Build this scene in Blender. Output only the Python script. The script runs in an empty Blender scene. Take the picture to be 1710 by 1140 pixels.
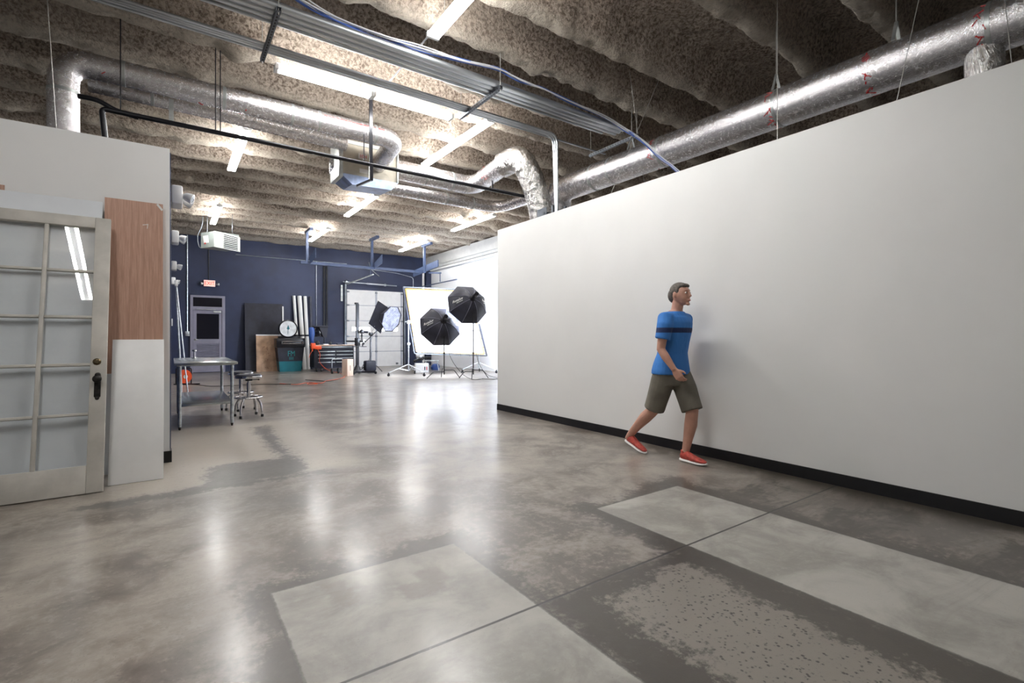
import bpy, bmesh, math, random
from mathutils import Vector, Matrix, noise as mnoise
random.seed(7)
PI = math.pi
scene = bpy.context.scene
COL = scene.collection

# ------------------------------------------------------------------ camera, world, exposure
cam_d = bpy.data.cameras.new('camera')
cam = bpy.data.objects.new('camera', cam_d); COL.objects.link(cam)
cam.location = (0, 0, 1.22)
cam.rotation_euler = (PI/2, 0, -math.atan2(569, 814))
cam_d.sensor_width = 36; cam_d.lens = 814/1710*36
cam_d.shift_y = -8/1710
cam_d.clip_start = .05
scene.camera = cam
w = bpy.data.worlds.new('world'); scene.world = w; w.use_nodes = True
w.node_tree.nodes['Background'].inputs[0].default_value = (.6, .7, .85, 1)
w.node_tree.nodes['Background'].inputs[1].default_value = .15
vs = scene.view_settings
vs.view_transform = 'Standard'; vs.look = 'None'; vs.gamma = 1; vs.use_curve_mapping = False
vs.exposure = 0.84
TUBE = 60.0        # radiance of the fluorescent tubes
SOFT = 34.0        # radiance of the softbox fronts
PANE = 7.0         # daylight in the garage door windows

# ------------------------------------------------------------------ node helpers
class X:
    """tiny wrapper: arithmetic on shader sockets"""
    def __init__(s, nt, sock): s.nt = nt; s.k = sock
    def _m(s, op, *o, clamp=False):
        n = s.nt.nodes.new('ShaderNodeMath'); n.operation = op; n.use_clamp = clamp
        for i, a in enumerate((s,)+o):
            if isinstance(a, X): s.nt.links.new(a.k, n.inputs[i])
            else: n.inputs[i].default_value = a
        return X(s.nt, n.outputs[0])
    def __add__(s, o): return s._m('ADD', o)
    def __sub__(s, o): return s._m('SUBTRACT', o)
    def __mul__(s, o): return s._m('MULTIPLY', o)
    def __neg__(s): return s._m('MULTIPLY', -1.0)
    def abs(s): return s._m('ABSOLUTE')
    def max(s, o): return s._m('MAXIMUM', o)
    def min(s, o): return s._m('MINIMUM', o)
    def step(s, a, b):
        n = s.nt.nodes.new('ShaderNodeMapRange'); n.interpolation_type = 'SMOOTHSTEP'
        s.nt.links.new(s.k, n.inputs[0])
        if a < b: n.inputs[1].default_value = a; n.inputs[2].default_value = b
        else:
            n.inputs[1].default_value = b; n.inputs[2].default_value = a
            n.inputs[3].default_value = 1; n.inputs[4].default_value = 0
        return X(s.nt, n.outputs[0])

def new_mat(name):
    m = bpy.data.materials.new(name); m.use_nodes = True
    return m, m.node_tree, m.node_tree.nodes['Principled BSDF']
def coords(nt, kind='Object'):
    n = nt.nodes.new('ShaderNodeTexCoord'); return n.outputs[kind]
def tex_noise(nt, vec, scale, detail=3, rough=.55, dist=0, stretch=None):
    if stretch:
        mp = nt.nodes.new('ShaderNodeMapping'); mp.inputs['Scale'].default_value = stretch
        nt.links.new(vec, mp.inputs[0]); vec = mp.outputs[0]
    n = nt.nodes.new('ShaderNodeTexNoise'); nt.links.new(vec, n.inputs['Vector'])
    n.inputs['Scale'].default_value = scale; n.inputs['Detail'].default_value = detail
    n.inputs['Roughness'].default_value = rough; n.inputs['Distortion'].default_value = dist
    return X(nt, n.outputs[0])
def mixc(nt, fac, a, b):
    n = nt.nodes.new('ShaderNodeMix'); n.data_type = 'RGBA'
    if isinstance(fac, X): nt.links.new(fac.k, n.inputs[0])
    else: n.inputs[0].default_value = fac
    for i, c in ((6, a), (7, b)):
        if isinstance(c, tuple): n.inputs[i].default_value = c[:3]+(1,)
        else: nt.links.new(c, n.inputs[i])
    return n.outputs[2]
def bump(nt, b, height, strength, dist=.01):
    n = nt.nodes.new('ShaderNodeBump'); n.inputs['Strength'].default_value = strength
    n.inputs['Distance'].default_value = dist
    nt.links.new(height.k, n.inputs['Height']); nt.links.new(n.outputs[0], b.inputs['Normal'])

def mat(name, col, rough=.5, metal=0, var=.08, vs_=6, bmp=0, bs=80, stretch=None, emit=0, bd=.004, coat=0, spec=.5):
    m, nt, b = new_mat(name)
    oc = coords(nt)
    if var:
        nz = tex_noise(nt, oc, vs_, 4, stretch=stretch)
        c2 = tuple(max(0, c*(1-var*2.2)) for c in col); c1 = tuple(min(1, c*(1+var)) for c in col)
        nt.links.new(mixc(nt, nz.step(.3, .7), c2, c1), b.inputs['Base Color'])
    else: b.inputs['Base Color'].default_value = col+(1,)
    b.inputs['Roughness'].default_value = rough; b.inputs['Metallic'].default_value = metal
    b.inputs['Specular IOR Level'].default_value = spec
    if coat: b.inputs['Coat Weight'].default_value = coat
    if bmp: bump(nt, b, tex_noise(nt, oc, bs, 3, stretch=stretch), bmp, bd)
    if emit:
        b.inputs['Emission Color'].default_value = col+(1,); b.inputs['Emission Strength'].default_value = emit
    return m
def emis(name, col, s):
    m, nt, b = new_mat(name)
    b.inputs['Base Color'].default_value = col+(1,)
    b.inputs['Emission Color'].default_value = col+(1,); b.inputs['Emission Strength'].default_value = s
    b.inputs['Roughness'].default_value = .4
    return m

M = {}
M['white_wall'] = mat('painted_white_wall', (.80, .80, .785), .55, var=.012, vs_=1.2, bmp=.08, bs=120)
M['white_wall_left'] = mat('painted_white_partition', (.80, .80, .79), .55, var=.012, vs_=1.2, bmp=.08, bs=120)
M['cyc_white'] = mat('bright_white_paint', (.86, .87, .89), .5, var=.01, vs_=1)
M['navy'] = mat('navy_painted_block', (.020, .030, .078), .5, var=.12, vs_=1.1, bmp=.1, bs=60)
M['navy_steel'] = mat('navy_painted_steel', (.045, .065, .125), .45, var=.08)
M['grey_band'] = mat('grey_painted_beam', (.52, .52, .51), .5, var=.03)
M['black_rubber'] = mat('black_vinyl', (.006, .006, .008), .35, var=.1)
M['black'] = mat('black_fabric', (.014, .015, .028), .6, var=.15)
M['black_metal'] = mat('black_metal', (.012, .012, .016), .3, metal=.3, var=.1)
M['charcoal'] = mat('charcoal_paper', (.05, .055, .08), .6)
M['foil'] = None
M['galv'] = mat('galvanized_steel', (.66, .70, .74), .36, 1, var=.12, vs_=5, stretch=(.3, 4, 4))
M['galv_plain'] = mat('galvanised_sheet', (.60, .63, .62), .38, .85, var=.10, vs_=8)
M['strut'] = mat('slotted_steel', (.22, .24, .27), .4, .9, var=.1)
M['stainless'] = mat('stainless_steel', (.50, .53, .55), .25, 1, var=.06, vs_=3, stretch=(1, 8, 8))
M['chrome'] = mat('chrome', (.75, .75, .78), .12, 1, var=.04)
M['white_plastic'] = mat('white_plastic', (.82, .82, .82), .4, var=.02)
M['lens'] = mat('clear_lens', (.5, .52, .55), .12, .4, var=.2, vs_=60)
M['beige_paint'] = mat('old_cream_paint', (.50, .48, .435), .5, var=.07, vs_=5, bmp=.25, bs=35, bd=.002)
M['wood_sheet'] = None
M['white_board'] = mat('white_laminate', (.76, .76, .75), .4, var=.015)
M['white_sheet'] = mat('white_foam_sheet', (.70, .73, .76), .6, var=.03, vs_=2)
M['iron'] = mat('blackened_iron', (.025, .022, .02), .4, .6, var=.3, vs_=40)
M['brass'] = mat('aged_brass', (.16, .12, .07), .35, .9, var=.3, vs_=40)
M['door_grey'] = mat('lilac_grey_paint', (.27, .26, .33), .45, var=.04)
M['dark_glass'] = mat('dark_glass', (.004, .004, .010), .12, var=0)
M['panel_white'] = mat('insulated_door_white', (.80, .81, .82), .45, var=.02)
M['seam'] = mat('door_seam_grey', (.42, .45, .52), .5)
M['cork'] = mat('raw_board', (.48, .31, .20), .7, var=.15, vs_=4)
M['birch'] = mat('birch_plywood', (.66, .50, .40), .55, var=.08, vs_=4, stretch=(6, 6, .6))
M['teal'] = mat('teal_plastic', (.0, .12, .15), .45, var=.05)
M['teal_print'] = mat('teal_print', (.01, .22, .24), .5, var=0)
M['orange'] = mat('orange_plastic', (.85, .10, .02), .4, var=.05)
M['red'] = mat('red_print', (.55, .03, .03), .5, var=0)
M['blue'] = mat('blue_plastic', (.02, .07, .28), .4, var=.08)
M['blue_cable'] = mat('blue_cable', (.06, .12, .38), .4, var=0)
M['white_cable'] = mat('white_cable', (.55, .56, .58), .4, var=0)
M['steel_wire'] = mat('steel_wire', (.45, .44, .42), .4, .6, var=0)
M['tan'] = mat('tan_duct_board', (.48, .44, .36), .6, var=.06)
M['blue_film'] = mat('pale_blue_film', (.36, .45, .66), .3, .3, var=.12, vs_=7)
M['heater_grey'] = mat('grey_enamel', (.28, .31, .29), .4, var=.05)
M['heater_light'] = mat('pale_grey_enamel', (.55, .58, .56), .35, var=.05)
M['gold'] = mat('gold_edge_tape', (.72, .40, .12), .5, var=.1)
M['scrim'] = mat('white_diffusion_cloth', (.88, .88, .88), .7, var=.01, bmp=.3, bs=2.5, bd=.03)
M['dial_white'] = mat('marbled_white_disc', (.72, .74, .75), .4, var=.10, vs_=6)
M['tube_light'] = emis('fluorescent_tube', (1, .995, .985), TUBE)
M['soft_light'] = emis('softbox_diffuser', (.80, .88, 1), SOFT)
M['pane_light'] = emis('daylit_pane', (.92, .95, 1), PANE)
M['exit_face'] = emis('exit_face', (1, .30, .25), 1.1)
M['skin'] = mat('skin', (.56, .30, .22), .5, var=.05, vs_=9)
M['hair'] = mat('grey_brown_hair', (.13, .11, .095), .7, var=.25, vs_=60, bmp=.5, bs=200)
M['shorts'] = mat('olive_grey_cotton', (.16, .145, .115), .8, var=.08, bmp=.2, bs=12, bd=.02)
M['shoe_red'] = mat('red_knit', (.50, .07, .05), .7, var=.15, vs_=40)
M['sole'] = mat('white_rubber', (.8, .78, .76), .5, var=.02)
M['eye_white'] = mat('eye_white', (.8, .8, .8), .3, var=0)
M['eye_dark'] = mat('eye_dark', (.02, .015, .01), .2, var=0)
M['lip'] = mat('lip', (.42, .14, .12), .5, var=0)
M['label_white'] = mat('white_label', (.75, .75, .73), .5, var=.03)

def scrim():
    m = M['scrim']; nt = m.node_tree; b = nt.nodes['Principled BSDF']; t = nt.nodes.new('ShaderNodeBsdfTranslucent'); t.inputs[0].default_value = (.9, .9, .92, 1)
    mx = nt.nodes.new('ShaderNodeMixShader'); mx.inputs[0].default_value = .5
    nt.links.new(b.outputs[0], mx.inputs[1]); nt.links.new(t.outputs[0], mx.inputs[2]); nt.links.new(mx.outputs[0], nt.nodes['Material Output'].inputs[0])
scrim()
def foil():
    m, nt, b = new_mat('aluminium_foil_wrap'); oc = coords(nt)
    n1 = tex_noise(nt, oc, 26, 5, .7, stretch=(1, 1, 1)); n2 = tex_noise(nt, oc, 110, 2, .5)
    nt.links.new(mixc(nt, n1.step(.35, .65), (.66, .64, .66), (.90, .89, .90)), b.inputs['Base Color'])
    b.inputs['Metallic'].default_value = .90
    nt.links.new((n1*.24+.13).k, b.inputs['Roughness'])
    bump(nt, b, n1*.6+n2*.8, .6, .009)
    return m
M['foil'] = foil()
def flexfoil():
    m, nt, b = new_mat('crumpled_foil_sleeve'); oc = coords(nt)
    n1 = tex_noise(nt, oc, 14, 4, .65, dist=1.2, stretch=(2, 2, .7))
    nt.links.new(mixc(nt, n1.step(.35, .65), (.50, .48, .46), (.82, .81, .79)), b.inputs['Base Color'])
    b.inputs['Metallic'].default_value = .95; b.inputs['Roughness'].default_value = .24
    bump(nt, b, n1, .9, .02)
    return m
M['flex'] = flexfoil()
def wood():
    m, nt, b = new_mat('lauan_plywood'); oc = coords(nt)
    g = tex_noise(nt, oc, 9, 6, .7, dist=.4, stretch=(9, 1, .35)); g2 = tex_noise(nt, oc, 1.4, 2)
    c = mixc(nt, g.step(.32, .7), (.34, .185, .13), (.56, .35, .26))
    nt.links.new(mixc(nt, g2*.5, c, (.52, .32, .235)), b.inputs['Base Color'])
    b.inputs['Roughness'].default_value = .5; bump(nt, b, g, .15, .002)
    return m
M['wood_sheet'] = wood()
def glass():
    m, nt, b = new_mat('old_window_glass')
    b.inputs['Base Color'].default_value = (.93, .96, .96, 1)
    b.inputs['Transmission Weight'].default_value = 1; b.inputs['Roughness'].default_value = .015
    b.inputs['IOR'].default_value = 1.5
    bump(nt, b, tex_noise(nt, coords(nt), 3, 2), .05, .01)
    # thin glass: let light through without caustics
    tr = nt.nodes.new('ShaderNodeBsdfTransparent'); gl = nt.nodes.new('ShaderNodeBsdfGlossy')
    gl.inputs['Roughness'].default_value = .015
    fr = nt.nodes.new('ShaderNodeLayerWeight')
    mx = nt.nodes.new('ShaderNodeMixShader')
    tr.inputs[0].default_value = (.985, .99, .99, 1)
    fx = X(nt, fr.outputs['Facing']); nt.links.new((fx*fx*fx*.5+.05).k, mx.inputs[0]); nt.links.new(tr.outputs[0], mx.inputs[1]); nt.links.new(gl.outputs[0], mx.inputs[2])
    nt.links.new(mx.outputs[0], nt.nodes['Material Output'].inputs[0])
    return m
M['glass'] = glass()
def foam():
    m, nt, b = new_mat('sprayed_foam_ceiling'); oc = coords(nt)
    a = tex_noise(nt, oc, 1.3, 3); f = tex_noise(nt, oc, 25, 6, .72, dist=.4); g = tex_noise(nt, oc, 9, 4, .7)
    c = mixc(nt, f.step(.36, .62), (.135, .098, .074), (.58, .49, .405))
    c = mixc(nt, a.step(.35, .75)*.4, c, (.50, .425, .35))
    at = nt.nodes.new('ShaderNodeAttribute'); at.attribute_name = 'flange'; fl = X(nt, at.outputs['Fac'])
    c = mixc(nt, fl*(g.step(.25, .6)*.6+.25), c, (.60, .54, .45))      # joist undersides mixed towards a paler tan
    nt.links.new(c, b.inputs['Base Color']); b.inputs['Roughness'].default_value = .95
    b.inputs['Specular IOR Level'].default_value = .2
    bump(nt, b, f*.9+g*.5, 1.0, .085)
    return m
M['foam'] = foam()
def grid_soft():
    m, nt, b = new_mat('honeycomb_lit_front'); oc = coords(nt)
    v = nt.nodes.new('ShaderNodeTexChecker'); nt.links.new(oc, v.inputs[0]); v.inputs['Scale'].default_value = 46
    ms = X(nt, v.outputs[1]); ns = tex_noise(nt, oc, 9, 2)
    b.inputs['Base Color'].default_value = (.05, .05, .12, 1)
    nt.links.new(mixc(nt, ms*.75, (.75, .84, 1), (.10, .12, .35)), b.inputs['Emission Color'])
    nt.links.new((ns*1.3).k, b.inputs['Emission Strength'])
    return m
M['grid'] = grid_soft()
def shirt():
    m, nt, b = new_mat('blue_tee_with_navy_chest_band'); oc = coords(nt)
    s = nt.nodes.new('ShaderNodeSeparateXYZ'); nt.links.new(oc, s.inputs[0]); z = X(nt, s.outputs[2])
    band = z.step(1.255, 1.262)*z.step(1.31, 1.303)
    nt.links.new(mixc(nt, band, (.04, .20, .58), (.015, .03, .10)), b.inputs['Base Color'])
    b.inputs['Roughness'].default_value = .8
    bump(nt, b, tex_noise(nt, oc, 9, 3, stretch=(1, 1, .5)), .5, .03)
    return m
M['shirt'] = shirt()

def floor_mat():
    m, nt, b = new_mat('polished_concrete'); oc = coords(nt)
    sp = nt.nodes.new('ShaderNodeSeparateXYZ'); nt.links.new(oc, sp.inputs[0])
    x = X(nt, sp.outputs[0]); y = X(nt, sp.outputs[1])
    big = tex_noise(nt, oc, .55, 4, .6, .6); mid = tex_noise(nt, oc, 2.6, 5, .65, .5)
    fine = tex_noise(nt, oc, 22, 5, .7); grit = tex_noise(nt, oc, 130, 3, .7)
    streak = tex_noise(nt, oc, 1.6, 5, .7, .8, stretch=(.6, 2.2, 1))
    wob = (fine-.5)*.03+(grit-.5)*.012
    wobb = (mid-.5)*.30+(fine-.5)*.16
    def rect(x0, x1, y0, y1):     # signed distance, negative inside
        return ((x-(x0+x1)/2).abs()-(x1-x0)/2).max((y-(y0+y1)/2).abs()-(y1-y0)/2)
    wobb = (mid-.5)*.34+(fine-.5)*.30+(grit-.5)*.06
    base = mixc(nt, (big*.55+mid*.45).step(.40, .60), (.098, .078, .063), (.285, .250, .212))
    base = mixc(nt, (fine*.6+mid*.4).step(.46, .60)*.45, base, (.36, .325, .28))
    base = mixc(nt, streak.step(.42, .80)*.5, base, (.105, .090, .080))
    cool = tex_noise(nt, oc, .35, 2, .5)
    base = mixc(nt, cool.step(.50, .62)*.25, base, (.20, .20, .20))
    # mellow pale area around the left opening
    pal = (rect(-.4, 1.5, 4.6, 7.8)+wobb*1.7).step(.22, -.25)
    base = mixc(nt, pal*.75, base, (.40, .36, .30))
    P1 = rect(.385, 1.37, -6, 2.56); P2 = rect(2.47, 3.40, -6, 2.50)
    both = P1.min(P2)
    side = tex_noise(nt, oc, .9, 2, .5)
    ring = (both+wobb*1.5-(side-.45)*.35).step(.20, .05)*(fine*.8+.55)._m('MINIMUM', 1.0)
    core = rect(1.37, 2.47, -6, 1.75)
    lane = (core+wobb*.5).step(.06, -.06)
    edgefade = (x+y*.3).step(.1, .6)
    base = mixc(nt, ring*.92*edgefade, base, (.046, .037, .028))
    rim = rect(3.40, 4.5, -6, 2.4)+wobb*.9
    base = mixc(nt, rim.step(.15, -.2)*(mid*.5+streak*.5+fine*.2).step(.56, .68)*.9, base, (.050, .041, .031))
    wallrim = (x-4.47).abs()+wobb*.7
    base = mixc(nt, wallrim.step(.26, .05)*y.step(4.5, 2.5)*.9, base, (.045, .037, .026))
    base = mixc(nt, lane*.94, base, (.048, .038, .028))
    mid_l = (rect(1.64, 2.24, -6, 1.60)+wobb*1.25).step(.04, -.05)
    base = mixc(nt, mid_l*.85, base, (.255, .228, .195))
    vo = nt.nodes.new('ShaderNodeTexVoronoi'); nt.links.new(oc, vo.inputs['Vector']); vo.inputs['Scale'].default_value = 46
    vo.inputs['Randomness'].default_value = 1
    pit = X(nt, vo.outputs['Distance'])+(grit-.5)*.3
    pits = pit.step(.38, .20)*fine.step(.44, .54)
    base = mixc(nt, pits*mid_l*.95, base, (.035, .028, .024))
    speck = grit.step(.60, .68)*fine.step(.45, .6)
    base = mixc(nt, speck*.8, base, (.05, .042, .036))
    base = mixc(nt, pits*big.step(.45, .6)*.3, base, (.07, .06, .05))
    pm = (both+wob).step(.006, -.006)
    pc = mixc(nt, (mid*.6+big*.4).step(.38, .60), (.255, .243, .215), (.43, .415, .375))
    pc = mixc(nt, streak.step(.48, .80)*.6, pc, (.17, .155, .135))
    pc = mixc(nt, fine.step(.45, .75)*.3, pc, (.47, .455, .42))
    pc = mixc(nt, speck*.5, pc, (.10, .09, .08))
    blot = (rect(.90, 1.10, 2.12, 2.26).min(rect(.62, .70, 2.25, 2.48)).min(rect(1.02, 1.16, 2.2, 2.36))+wobb*.25).step(.03, -.02)
    pc = mixc(nt, blot*.5, pc, (.20, .175, .15))
    base = mixc(nt, pm, base, pc)
    edge = (both+wob*.6).abs().step(.012, .003)
    base = mixc(nt, edge*.7, base, (.05, .043, .037))
    j = ((y-1.75)+wob*.1).abs().step(.010, .004)*x.step(.3, .45)
    base = mixc(nt, j*.95, base, (.022, .02, .018))
    j2 = ((y-9.6)+wob*.1).abs().step(.010, .004)
    base = mixc(nt, j2*.3, base, (.07, .06, .05))
    s1 = rect(.25, 1.02, 4.62, 5.35).min(rect(-.6, 1.2, 4.52, 4.68)).min(rect(.88, 1.04, 5.3, 7.4))
    s1 = (s1+wobb*1.15+(streak-.5)*.25).step(.06, -.05)
    base = mixc(nt, s1*.85, base, (.072, .068, .064))
    nt.links.new(base, b.inputs['Base Color'])
    r = (mid*.20+fine*.14+.20)+pm*.14+mid_l*.12
    nt.links.new(r.k, b.inputs['Roughness'])
    b.inputs['Specular IOR Level'].default_value = .5
    b.inputs['Coat Weight'].default_value = .38; b.inputs['Coat Roughness'].default_value = .19
    bump(nt, b, fine*.5+grit*.35-pits*mid_l*.8-j*.8, .16, .006)
    return m
M['floor'] = floor_mat()

# ------------------------------------------------------------------ mesh helpers
ORG = {}
def frame(d):
    d = Vector(d).normalized(); up = Vector((0, 0, 1)) if abs(d.z) < .95 else Vector((0, 1, 0))
    a = d.cross(up).normalized(); return a, a.cross(d).normalized(), d
class MB:
    def __init__(s): s.v = []; s.f = []; s.M = None
    def add(s, vs, fs):
        n = len(s.v)
        for p in vs:
            p = Vector(p); s.v.append(s.M @ p if s.M else p)
        s.f += [tuple(i+n for i in f) for f in fs]; return s
    def box(s, x0, x1, y0, y1, z0, z1, bev=0):
        if bev:
            bm = bmesh.new(); bmesh.ops.create_cube(bm, size=1)
            bmesh.ops.scale(bm, vec=(x1-x0, y1-y0, z1-z0), verts=bm.verts)
            bmesh.ops.translate(bm, vec=((x0+x1)/2, (y0+y1)/2, (z0+z1)/2), verts=bm.verts)
            bmesh.ops.bevel(bm, geom=bm.edges[:], offset=bev, segments=2, affect='EDGES', profile=.5)
            bm.verts.ensure_lookup_table()
            s.add([v.co.copy() for v in bm.verts], [[v.index for v in f.verts] for f in bm.faces]); bm.free(); return s
        return s.add([(x0, y0, z0), (x1, y0, z0), (x1, y1, z0), (x0, y1, z0), (x0, y0, z1), (x1, y0, z1), (x1, y1, z1), (x0, y1, z1)],
                     [(0, 3, 2, 1), (4, 5, 6, 7), (0, 1, 5, 4), (1, 2, 6, 5), (2, 3, 7, 6), (3, 0, 4, 7)])
    def bar(s, p, q, wd, ht, up=None):
        p = Vector(p); q = Vector(q); a, b, d = frame(q-p)
        if up: b = Vector(up).normalized(); a = d.cross(b).normalized(); b = a.cross(d)
        a = a*wd/2; b = b*ht/2
        return s.add([p-a-b, p+a-b, p+a+b, p-a+b, q-a-b, q+a-b, q+a+b, q-a+b],
                     [(0, 3, 2, 1), (4, 5, 6, 7), (0, 1, 5, 4), (1, 2, 6, 5), (2, 3, 7, 6), (3, 0, 4, 7)])
    def tube(s, pts, r, seg=8, flat=1, closed=False):
        pts = [Vector(p) for p in pts]; n = len(pts)
        rr = r if isinstance(r, (list, tuple)) else [r]*n
        a, b, d = frame(pts[1]-pts[0]); V = []
        for i, p in enumerate(pts):
            t = (pts[min(i+1, n-1)]-pts[max(i-1, 0)]).normalized()
            if closed: t = (pts[(i+1) % n]-pts[i-1]).normalized()
            a = (a-t*a.dot(t)).normalized(); b = t.cross(a).normalized()
            for k in range(seg):
                an = 2*PI*k/seg; V.append(p+a*math.cos(an)*rr[i]+b*math.sin(an)*rr[i]*flat)
        F = []
        for i in range(n if closed else n-1):
            for k in range(seg):
                k2 = (k+1) % seg; j = (i+1) % n
                F.append((i*seg+k, i*seg+k2, j*seg+k2, j*seg+k))
        if not closed: F.append(tuple(range(seg))[::-1]); F.append(tuple((n-1)*seg+k for k in range(seg)))
        return s.add(V, F)
    def lathe(s, prof, c=(0, 0, 0), ax=(0, 0, 1), seg=24):
        a, b, d = frame(ax); c = Vector(c); V = []; n = len(prof)
        for r, h in prof:
            for k in range(seg):
                an = 2*PI*k/seg; V.append(c+d*h+(a*math.cos(an)+b*math.sin(an))*max(r, 1e-5))
        F = [(i*seg+k, i*seg+(k+1) % seg, (i+1)*seg+(k+1) % seg, (i+1)*seg+k) for i in range(n-1) for k in range(seg)]
        F.append(tuple(range(seg))[::-1]); F.append(tuple((n-1)*seg+k for k in range(seg)))
        return s.add(V, F)
    def ell(s, c, r, seg=16, rings=10, rot=None):
        R = rot or Matrix.Identity(3); c = Vector(c); V = []
        for i in range(rings+1):
            th = PI*i/rings
            for k in range(seg):
                an = 2*PI*k/seg
                V.append(c+R @ Vector((r[0]*math.sin(th)*math.cos(an), r[1]*math.sin(th)*math.sin(an), -r[2]*math.cos(th))))
        F = [(i*seg+k, i*seg+(k+1) % seg, (i+1)*seg+(k+1) % seg, (i+1)*seg+k) for i in range(rings) for k in range(seg)]
        return s.add(V, F)
    def loft(s, secs, seg=20):     # secs: (cx, cy, z, rx, ry[, power])
        V = []
        for q in secs:
            cx, cy, z, rx, ry = q[:5]; pw = q[5] if len(q) > 5 else 1
            for k in range(seg):
                an = 2*PI*k/seg; ca = math.cos(an); sa = math.sin(an)
                V.append((cx+rx*math.copysign(abs(ca)**pw, ca), cy+ry*math.copysign(abs(sa)**pw, sa), z))
        n = len(secs)
        F = [(i*seg+k, i*seg+(k+1) % seg, (i+1)*seg+(k+1) % seg, (i+1)*seg+k) for i in range(n-1) for k in range(seg)]
        F.append(tuple(range(seg))[::-1]); F.append(tuple((n-1)*seg+k for k in range(seg)))
        return s.add(V, F)
    def build(s, name, m, parent=None, smooth=True, kind=None, label=None):
        me = bpy.data.meshes.new(name)
        if parent is not None: org = ORG.get(parent.name, Vector((0, 0, 0)))
        elif kind == 'structure': org = Vector((0, 0, 0))
        else:
            lo = Vector([min(p[i] for p in s.v) for i in range(3)]); hi = Vector([max(p[i] for p in s.v) for i in range(3)])
            org = Vector(((lo.x+hi.x)/2, (lo.y+hi.y)/2, lo.z))
        me.from_pydata([tuple(p-org) for p in s.v], [], s.f); me.validate(); me.update()
        bm = bmesh.new(); bm.from_mesh(me); bmesh.ops.recalc_face_normals(bm, faces=bm.faces); bm.to_mesh(me); bm.free()
        if smooth:
            me.shade_smooth(); me.set_sharp_from_angle(angle=math.radians(38))
        me.materials.append(m if not isinstance(m, str) else M[m])
        o = bpy.data.objects.new(name, me); COL.objects.link(o)
        if parent is not None: o.parent = parent; ORG[o.name] = org
        else: o.location = org; ORG[o.name] = org
        if kind: o['kind'] = kind
        if label: o['label'] = label
        return o
def mesh_part(name, m, parent, **k): return MB()
def tag(o, label, cat, group=None, kind=None):
    o['label'] = label; o['category'] = cat
    if group: o['group'] = group
    if kind: o['kind'] = kind
    return o
def thing(name, label, cat, loc=(0, 0, 0), rz=0, group=None):
    o = bpy.data.objects.new(name, None); COL.objects.link(o); o.empty_display_size = .1
    o.location = loc; o.rotation_euler = (0, 0, rz)
    ORG[o.name] = Vector(loc) if not rz else Vector((0, 0, 0))
    return tag(o, label, cat, group)
def local(name, label, cat, loc, rz=0, group=None):      # parts given in the thing's own coordinates
    o = thing(name, label, cat, loc, rz, group); ORG[o.name] = Vector((0, 0, 0)); return o
def dup(root, loc, rz, label, group=None):
    r = root.copy(); COL.objects.link(r); r.location = loc; r.rotation_euler = (0, 0, rz); r['label'] = label
    if group: r['group'] = group
    for ch in list(root.children):
        c = ch.copy(); COL.objects.link(c); c.parent = r
        for g in list(ch.children):
            d = g.copy(); COL.objects.link(d); d.parent = c
    return r
def struct(name, mb, m, smooth=False): return mb.build(name, m, None, smooth, 'structure')
def rpath(pts, rad, n=7):        # polyline with rounded corners
    pts = [Vector(p) for p in pts]; out = [pts[0]]
    for i in range(1, len(pts)-1):
        p = pts[i]; a = (pts[i-1]-p); b = (pts[i+1]-p); r = min(rad, a.length*.49, b.length*.49)
        A = p+a.normalized()*r; B = p+b.normalized()*r
        for k in range(n+1):
            t = k/n; out.append(A*(1-t)**2+p*2*t*(1-t)+B*t*t)
    out.append(pts[-1]); return out
def spline(pts, n=8):
    pts = [Vector(p) for p in pts]; out = []
    for i in range(len(pts)-1):
        p0 = pts[max(i-1, 0)]; p1 = pts[i]; p2 = pts[i+1]; p3 = pts[min(i+2, len(pts)-1)]
        for k in range(n):
            t = k/n
            out.append(.5*((2*p1)+(p2-p0)*t+(2*p0-5*p1+4*p2-p3)*t*t+(3*p1-p0-3*p2+p3)*t**3))
    out.append(pts[-1]); return out
def lerp(a, b, t): return Vector(a)*(1-t)+Vector(b)*t
def text_mesh(name, txt, size, mtx, m, parent, extrude=.002, shear=0, label=None, sx=1):
    cu = bpy.data.curves.new(name, 'FONT'); cu.body = txt; cu.size = size; cu.extrude = extrude; cu.shear = shear
    cu.align_x = 'CENTER'; cu.align_y = 'CENTER'
    to = bpy.data.objects.new(name, cu); COL.objects.link(to)
    dg = bpy.context.evaluated_depsgraph_get(); me = bpy.data.meshes.new_from_object(to.evaluated_get(dg))
    bpy.data.objects.remove(to)
    me.transform(mtx @ Matrix.Diagonal((sx, 1, 1, 1)))
    org = ORG.get(parent.name, Vector((0, 0, 0))); me.transform(Matrix.Translation(-org))
    me.materials.clear(); me.materials.append(M[m]); o = bpy.data.objects.new(name, me); COL.objects.link(o); o.parent = parent
    if label: o['label'] = label
    return o
def basis(o, xa, ya):
    xa = Vector(xa).normalized(); ya = Vector(ya); ya = (ya-xa*ya.dot(xa)).normalized(); za = xa.cross(ya)
    m = Matrix((xa, ya, za)).transposed().to_4x4(); m.translation = Vector(o); return m

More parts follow.
